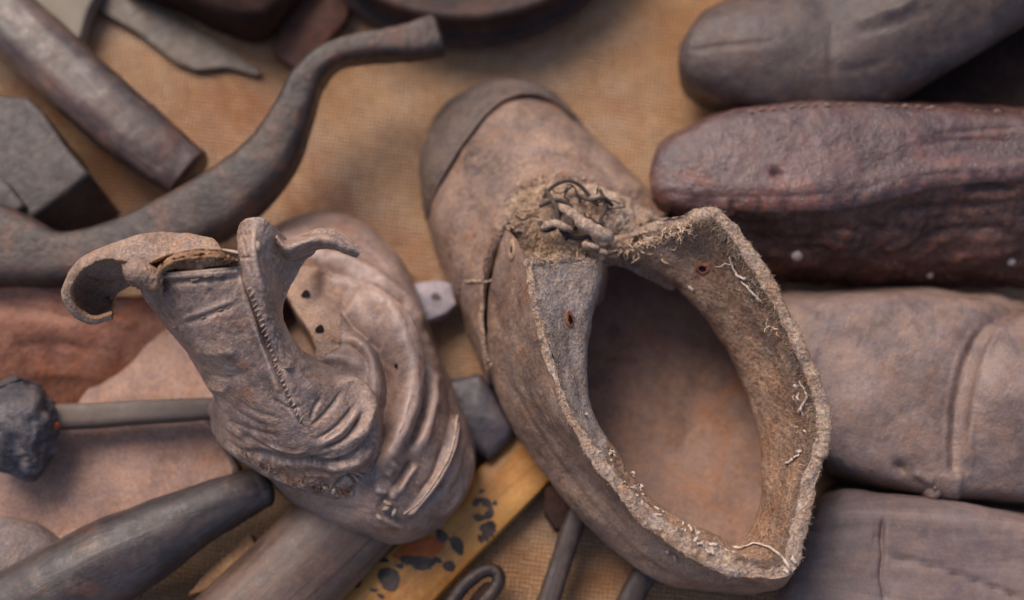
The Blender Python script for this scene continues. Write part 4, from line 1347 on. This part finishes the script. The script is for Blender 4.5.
foot = Acc().grid(Vd, False, True).build('foot', M['boot'], boot)
a = Acc()
V = puck([(p[0] * .97 + 330 * .03, p[1] * .97 + 395 * .03 + 4) for p in outl], 0, .7, .15, 0, n=160)
Acc().grid(V, False, True).build('sole', M['toe'], boot)

# shaft: rings from the ankle to the open top, each from its left outline across the front to the right, then round the back
SH = np.array([
    [(208, 410, 3.6), (228, 446, 4.8), (264, 472, 5.3), (303, 488, 5.5), (342, 495, 5.5), (374, 487, 5.0), (388, 466, 4.7), (390, 438, 4.6), (380, 404, 4.6), (345, 376, 4.8), (285, 370, 4.4), (230, 385, 3.6)],
    [(212, 406, 4.6), (232, 438, 6.0), (268, 462, 6.7), (305, 477, 7.0), (338, 480, 7.0), (362, 472, 6.9), (380, 452, 6.8), (382, 424, 6.6), (370, 396, 6.3), (330, 374, 5.8), (280, 366, 5), (228, 380, 4.4)],
    [(212, 398, 5.8), (236, 426, 7.3), (270, 444, 8.2), (305, 452, 8.5), (338, 450, 8.4), (362, 434, 8.1), (374, 410, 7.8), (364, 386, 7.3), (335, 374, 6.8), (285, 362, 5.6), (250, 362, 5.4), (224, 370, 5.4)],
    [(203, 382, 6.8), (228, 406, 8.2), (262, 422, 9.0), (296, 426, 9.2), (322, 420, 9.0), (340, 404, 8.7), (348, 386, 8.2), (338, 370, 7.7), (308, 356, 7.2), (275, 350, 6.4), (245, 350, 6.3), (216, 358, 6.3)],
    [(186, 354, 8.0), (212, 374, 9.3), (246, 388, 10.0), (276, 392, 10.1), (298, 385, 9.9), (312, 371, 9.4), (304, 357, 8.8), (292, 346, 8.2), (275, 335, 7.8), (250, 328, 7.6), (225, 328, 7.5), (202, 336, 7.5)],
    [(164, 326, 9.2), (190, 340, 10.4), (222, 350, 11), (250, 350, 11.1), (268, 343, 10.9), (285, 332, 10.4), (281, 321, 9.8), (272, 315, 9.4), (255, 305, 9), (230, 298, 8.8), (205, 298, 8.8), (180, 308, 8.8)],
    [(145, 300, 10.3), (170, 306, 11.3), (198, 310, 11.8), (226, 308, 11.9), (248, 302, 11.7), (268, 294, 11.2), (266, 286, 10.8), (250, 280, 10.4), (230, 274, 10.1), (205, 268, 10), (180, 270, 10), (155, 282, 10)],
    [(134, 276, 11.2), (158, 273, 12.0), (184, 271, 12.4), (210, 269, 12.5), (232, 267, 12.3), (250, 264, 11.9), (248, 256, 11.6), (234, 250, 11.3), (212, 248, 11.2), (188, 248, 11.1), (165, 252, 11), (144, 262, 11)]], float)
Vs = cr(cr(PP(SH), 260, 0), 300, 1, True)
Ns = normals(Vs, False, True)
Vs = Vs + Ns * (fbm(Vs, .02, 5, 95) * .0009)[..., None]
wr = [
    # ankle wrinkles
    ([(214, 424), (238, 446), (272, 456), (300, 455)], 3, -.16), ([(224, 418), (250, 430), (284, 438)], 2.4, -.1), ([(226, 434), (262, 458), (296, 468)], 4, .12), ([(246, 448), (285, 460), (320, 458), (338, 448)], 2.4, -.2),
    ([(312, 442), (336, 426), (357, 402)], 2.0, -.2), ([(316, 452), (346, 438), (367, 408)], 2.2, -.32), ([(298, 460), (336, 462), (364, 446), (377, 418)], 2.6, -.26), ([(306, 430), (326, 412), (344, 388)], 2, -.14),
    ([(330, 462), (356, 458), (376, 440)], 2, -.14), ([(314, 448), (342, 431), (362, 404)], 3, .1), ([(330, 384), (354, 384), (370, 402), (364, 428), (344, 446)], 6, .3), ([(320, 470), (352, 464), (374, 444)], 5, .16),
    ([(322, 396), (314, 408), (309, 424)], 1.8, -.14), ([(262, 442), (290, 452), (310, 450)], 2, .08), ([(214, 402), (228, 424), (250, 440)], 4, .1),
    ([(272, 400), (290, 408), (302, 404)], 2, -.1), ([(240, 432), (262, 446), (276, 450)], 1.8, -.1), ([(324, 440), (340, 428)], 1.6, -.12), ([(300, 470), (330, 473), (350, 470)], 2, -.12),
    # torn lower ridge
    ([(208, 418), (232, 446), (266, 468), (304, 484), (342, 492), (372, 486)], 5, .28, .1), ([(330, 488), (346, 478), (356, 484), (348, 492)], 2, -.2), ([(345, 474), (360, 480), (372, 486)], 2, -.26), ([(352, 472), (375, 478), (388, 474)], 2.4, -.16),
    # seam and hem
    ([(244, 272), (252, 300), (262, 330), (274, 362), (286, 392), (296, 414), (306, 432)], 2.0, -.13, .05), ([(238, 274), (246, 302), (256, 332), (268, 364), (280, 394)], 3.5, .07, .05),
    ([(250, 272), (258, 300), (268, 330), (281, 362), (294, 392)], 3.5, .07, .05), ([(140, 286), (170, 283), (205, 281), (240, 278)], 2.2, -.1, .05), ([(142, 279), (172, 276), (206, 274), (240, 271)], 3, .08, .05),
    ([(175, 326), (200, 318), (225, 308), (244, 302)], 2.2, -.1), ([(176, 320), (205, 310), (238, 298)], 3, .06),
    ([(190, 345), (215, 352), (240, 350)], 6, .1), ([(200, 372), (225, 378), (250, 372)], 3, -.08), ([(205, 385), (228, 392)], 4, .1), ([(225, 355), (245, 380), (262, 400)], 5, -.08), ([(255, 370), (275, 400), (296, 424)], 4, -.08),
    ([(285, 350), (300, 376), (318, 396)], 4, .08), ([(210, 330), (235, 335), (250, 330)], 4, -.06), ([(270, 340), (284, 372)], 3, -.06), ([(230, 395), (255, 412), (285, 420)], 2.6, -.1), ([(215, 392), (240, 414), (275, 430)], 2.4, -.09)]
Vs = Vs + Ns * (ridge(Vs, .02, 320, 2) * .0002 + ridge(Vs, .005, 330) * .00008)[..., None]
Vs = creases(Vs, Ns, wr)
shaft = sheet('shaft', Vs, M['shaft'], boot, False, True, 'out', .16)
# torn and curling back of the shaft top: profile from its right end over to the curl, near edge first
NEAR = [(222, 252, 11.6), (196, 254, 11.8), (170, 258, 12.0), (146, 265, 12.2), (124, 263, 12.4), (104, 262, 12.3), (86, 270, 12.0), (75, 284, 11.5), (74, 298, 11.0), (82, 309, 10.6), (95, 315, 10.4), (112, 311, 10.5)]
MID = [(216, 246, 11.2), (192, 246, 11.5), (168, 248, 11.8), (144, 252, 12.1), (120, 254, 12.3), (98, 259, 12.2), (80, 268, 11.9), (69, 282, 11.4), (67, 298, 10.8), (76, 312, 10.4), (92, 319, 10.1), (112, 315, 10.2)]
FAR = [(210, 243, 10.8), (188, 238, 11.2), (165, 236, 11.5), (140, 241, 11.8), (116, 249, 12.0), (96, 257, 11.8), (79, 266, 11.3), (70, 280, 10.8), (70, 296, 10.2), (80, 309, 9.8), (95, 316, 9.5), (112, 312, 9.6)]
FA2 = [(214, 250, 9.8), (190, 246, 10.2), (166, 246, 10.4), (142, 252, 10.6), (120, 260, 10.8), (102, 268, 10.6), (90, 276, 10.0), (84, 286, 9.6), (84, 296, 9.0), (90, 304, 8.7), (100, 308, 8.5), (112, 306, 8.6)]
FA3 = [(216, 256, 9.0), (192, 254, 9.4), (168, 256, 9.6), (146, 264, 9.8), (126, 272, 9.8), (112, 280, 9.4), (104, 286, 9.0), (100, 291, 8.7), (100, 296, 8.4), (103, 299, 8.2), (108, 300, 8.1), (114, 300, 8.1)]
FA4 = [(218, 262, 8.6), (196, 262, 8.9), (172, 266, 9.0), (152, 276, 9.1), (134, 284, 9.0), (124, 290, 8.7), (118, 293, 8.4), (115, 295, 8.2), (114, 297, 8.0), (114, 298, 7.9), (115, 298, 7.9), (116, 298, 7.9)]
Vc = cr(cr(PP(np.array([NEAR, MID, FAR, FA2, FA3, FA4], float)), 70, 0), 170, 1)
Nc = normals(Vc, orient='cam')
Vc = Vc + Nc * (fbm(Vc, .01, 5, 98) * .0007)[..., None]
curl = sheet('curled_flap', Vc, M['flap_in'], boot, orient='cam', thick=.2)
# torn hem of the front at the top
HEM = [[(158, 266, 12.0), (170, 256, 12.2), (186, 252, 12.2), (206, 250, 12.2), (222, 251, 12.1), (232, 258, 12.0)],
       [(156, 272, 12.4), (168, 262, 12.8), (186, 257, 12.9), (206, 255, 12.9), (222, 256, 12.8), (234, 261, 12.4)],
       [(156, 277, 12.3), (168, 267, 12.7), (186, 262, 12.8), (206, 260, 12.8), (222, 260, 12.7), (236, 263, 12.4)],
       [(158, 280, 11.8), (170, 271, 12.2), (187, 270, 12.3), (206, 268, 12.4), (222, 266, 12.4), (238, 268, 12.1)]]
HE2 = [[(122, 264, 12.3), (134, 258, 12.6), (146, 261, 12.7), (158, 268, 12.5), (164, 274, 12.2)],
       [(124, 274, 12.6), (134, 270, 13.0), (146, 273, 13.0), (157, 279, 12.8), (164, 282, 12.4)],
       [(130, 284, 12.3), (138, 283, 12.7), (148, 286, 12.7), (157, 289, 12.5), (163, 290, 12.1)],
       [(138, 289, 11.7), (144, 291, 11.9), (150, 294, 11.9), (157, 296, 11.7), (162, 296, 11.5)]]
V2_ = cr(cr(PP(np.array(HE2, float)), 60, 0), 90, 1)
N2_ = normals(V2_, orient='cam')
V2_ = V2_ + N2_ * (fbm(V2_, .008, 5, 109, .6) * .001 + ridge(V2_, .007, 111) * .0003)[..., None]
sheet('folded_tab', V2_, M['flap_in'], boot, orient='cam', thick=.2)
Vh = cr(cr(PP(np.array(HEM, float)), 60, 0), 170, 1)
Nh = normals(Vh, orient='cam')
Vh = Vh + Nh * (fbm(Vh, .007, 5, 99, .6) * .0007 + ridge(Vh, .006, 402) * .0003)[..., None]
hem = sheet('torn_hem', Vh, M['shaft_edge'], boot, orient='cam', thick=.18)
# the standing front stub and its tongue-like strap
FL = [[(238, 232, 11.4), (243, 222, 12.0), (252, 218, 12.5), (262, 218, 12.6), (270, 223, 12.3), (277, 231, 11.8), (284, 237, 11.4), (290, 241, 11.0)],
      [(236, 246, 11.8), (243, 240, 12.4), (252, 238, 12.7), (262, 240, 12.5), (272, 244, 12.0), (284, 248, 11.4), (298, 251, 10.9), (316, 250, 10.6)],
      [(240, 262, 12.2), (246, 259, 12.6), (254, 258, 12.7), (263, 260, 12.4), (272, 263, 11.7), (282, 265, 11.0), (292, 265, 10.5), (304, 262, 10.2)],
      [(246, 286, 12.0), (252, 284, 12.4), (259, 284, 12.4), (267, 286, 12.0), (275, 288, 11.2), (282, 288, 10.5), (288, 286, 10.1), (294, 280, 9.9)],
      [(254, 314, 11.4), (260, 314, 11.7), (266, 314, 11.7), (272, 314, 11.4), (277, 314, 10.9), (280, 312, 10.3), (282, 307, 9.8), (284, 300, 9.5)],
      [(263, 336, 10.9), (269, 338, 11.2), (275, 338, 11.2), (281, 337, 10.9), (285, 335, 10.5), (287, 331, 9.9), (287, 325, 9.4), (285, 316, 9.1)],
      [(277, 366, 10.0), (283, 368, 10.3), (290, 368, 10.3), (297, 366, 10.0), (302, 362, 9.5), (303, 355, 8.9), (299, 346, 8.4), (292, 336, 8.2)]]
Vf = cr(cr(PP(np.array(FL, float)), 150, 0), 110, 1)
Nf = normals(Vf, orient='cam')
Vf = Vf + Nf * (fbm(Vf, .012, 5, 101) * .0007)[..., None]
Vf = Vf + Nf * (ridge(Vf, .01, 380) * .0003)[..., None]
Vf = creases(Vf, Nf, [([(240, 230), (244, 250), (250, 275)], 2.4, -.1), ([(256, 222), (254, 245), (258, 275), (268, 305)], 3, .1), ([(238, 258), (252, 256)], 1.6, -.1), ([(243, 235), (252, 232)], 2, -.12), ([(268, 240), (268, 262), (276, 290)], 5, -.08)])
flap = sheet('front_flap', Vf, M['shaft'], boot, orient='cam', thick=.22)
STR = [[(276, 230, 11.5), (286, 239, 11.3), (302, 234, 11.2), (320, 230, 11.2), (338, 232, 11.2), (352, 241, 11.0), (362, 250, 10.8)],
       [(277, 236, 12.0), (287, 244, 11.9), (303, 240, 11.9), (320, 236, 11.9), (336, 239, 11.8), (349, 247, 11.5), (360, 253, 11.1)],
       [(278, 244, 11.9), (288, 252, 11.8), (304, 247, 11.8), (320, 243, 11.8), (335, 246, 11.7), (347, 252, 11.4), (358, 256, 11.0)],
       [(282, 254, 11.3), (291, 259, 11.0), (306, 254, 11.0), (320, 249, 11.1), (334, 250, 11.1), (346, 255, 11.0), (356, 258, 10.8)]]
Vp = cr(cr(PP(np.array(STR, float)), 50, 0), 130, 1)
Np_ = normals(Vp, orient='cam')
Vp = Vp + Np_ * (fbm(Vp, .01, 4, 103) * .0006)[..., None]
Vp = creases(Vp, Np_, [([(300, 236), (320, 232), (338, 235), (356, 248)], 1.5, -.12)])
strap = sheet('strap', Vp, M['shaft'], boot, orient='cam', thick=.2)

ft = bvh([foot])
for x, y, r_ in ((306, 295, .2), (320, 330, .2), (397, 366, .09), (341, 402, .05)):
    h, no = hit(ft, x, y, .07)
    e1 = np.cross(no, [0, 1, .3])
    e1 /= np.linalg.norm(e1)
    e2 = np.cross(no, e1)
    ph = rng.random() * 6
    Acc().grid(np.array([[h + (e1 * math.cos(k) + e2 * math.sin(k) * 1.15) * r_ / 100 * q * (1 + .12 * math.sin(3 * k + ph)) + no * .0001 * (1 - q) for k in np.arange(24) / 24 * 6.2832] for q in (1, .5, .02)]), False, True).build('eyelet_hole', M['hole'], boot)
def slant_row(acc, tree, poly, step, r):
    L = np.sum(np.linalg.norm(np.diff(np.array(poly, float), axis=0), axis=1))
    k = int(L / step)
    q = even(np.array(poly, float), k + 1)
    T = np.gradient(q, axis=0)
    T /= np.linalg.norm(T, axis=1, keepdims=True)
    for i in range(k):
        m = rng.uniform(1.6, 3.2)
        d = T[i] * rng.uniform(.1, .8) + np.array([-T[i, 1], T[i, 0]]) * rng.uniform(.6, 1.1)
        c = q[i] + rng.normal(0, .5, 2)
        pts = [hit(tree, *(c + d * m * u), a)[0] for u, a in ((-1, -.015), (-.4, .03), (.4, .035), (1, -.015))]
        if all(p is not None for p in pts):
            acc.tube(cr(np.array(pts), 7), np.array([.6, 1, 1.1, 1.2, 1.1, 1, .6]) * r / 100 * rng.uniform(.7, 1.4), 6)


tb = bvh([foot, shaft, curl, hem, flap, strap])
s1 = Acc()
slant_row(s1, tb, [(250, 290), (258, 312), (267, 338), (276, 364), (286, 390), (295, 410), (303, 424)], 5.2, .036)
s1.build('stitching', M['thread'], boot)
s1 = Acc()
stitch_row(s1, tb, [(165, 281), (185, 280), (205, 277), (228, 275)], 11, .03, .75, .01, .04, .3, 1.2)
s1.build('stitching', M['dull_thread'], boot)
s1 = Acc()
stitch_row(s1, tb, [(174, 327), (196, 320), (222, 310), (244, 302)], 9, .035, .6, .01, .05, .3, 1.2)
s1.build('stitching', M['dull_thread'], boot)
# pale heel thread, loose fibres and crumbs
cr_ = Acc()
for k in range(90):                                              # rusty crumbling edge under the ankle
    u = rng.random()
    x, y = np.interp(u, [0, .3, .6, 1], [246, 280, 315, 350]) + rng.normal(0, 2), np.interp(u, [0, .3, .6, 1], [456, 474, 486, 492]) + rng.normal(0, 3)
    h, no = hit(tb, x, y, .0)
    if h is not None:
        fibre(cr_, h, no * .4 + rng.normal(0, .8, 3), rng.uniform(.08, .3), rng.uniform(.02, .06), .6, 5, 6)
cr_.build('crumbled_edge', M['shaft_edge'], boot)['kind'] = 'stuff'
s2 = Acc()
q_ = even(np.array([(457, 416), (453, 446), (440, 474), (420, 502), (404, 514)], float), 60)
hp = [hit(tb, x, y, .02)[0] for x, y in q_]
Acc().tube(np.array(hp), .0006 * (1 + .5 * fbm(np.array(hp), .004, 2, 3)), 8).build('heel_thread', M['thread'], boot)


def tuft2(acc, px, py, spread, num, L, r, curl=.5, zup=.6):
    for k in range(num):
        h, no = hit(tb, px + rng.normal(0, spread), py + rng.normal(0, spread), .01)
        if h is not None:
            fibre(acc, h - no * .0003, no * zup + rng.normal(0, .7, 3), L * rng.uniform(.5, 1.3), r * rng.uniform(.6, 1.3), curl, 5, 4)


for x, y in zip(np.linspace(296, 306, 6), np.linspace(410, 430, 6)):
    tuft2(s2, x, y, 3.5, 6, .3, .012, .5)
for x, y in ((330, 488), (318, 484), (340, 490), (300, 478), (368, 486), (385, 500), (392, 508), (398, 518), (152, 286), (215, 440)):
    tuft2(s2, x, y, 4, 5, .2, .016, .4)
for x, y in ((388, 503), (380, 517), (386, 508), (394, 512), (334, 491), (326, 487), (352, 492), (257, 246)):
    h, no = hit(tb, x, y, .02)
    if h is not None:
        d = np.cross(no, rng.normal(0, 1, 3))
        d /= np.linalg.norm(d)
        s2.tube(cr(np.array([h - d * .002, h + no * .0005, h + d * .002]), 9), .0009 * np.array([.4, .8, 1, 1.1, 1, 1.1, .9, .7, .3]), 7)
s2.build('pale_flecks', M['thread'], boot)['kind'] = 'stuff'
s3 = Acc()
for k in range(500):                                            # fine raised fibres of the worn skin
    i, j = int(rng.integers(5, 255)), int(rng.integers(0, 190))
    fibre(s3, Vs[i, j], Ns[i, j] * .3 + rng.normal(0, .7, 3), rng.uniform(.03, .1), .006, .4, 3, 3)
s3.build('worn_fibres', M['thread'], boot)['kind'] = 'stuff'
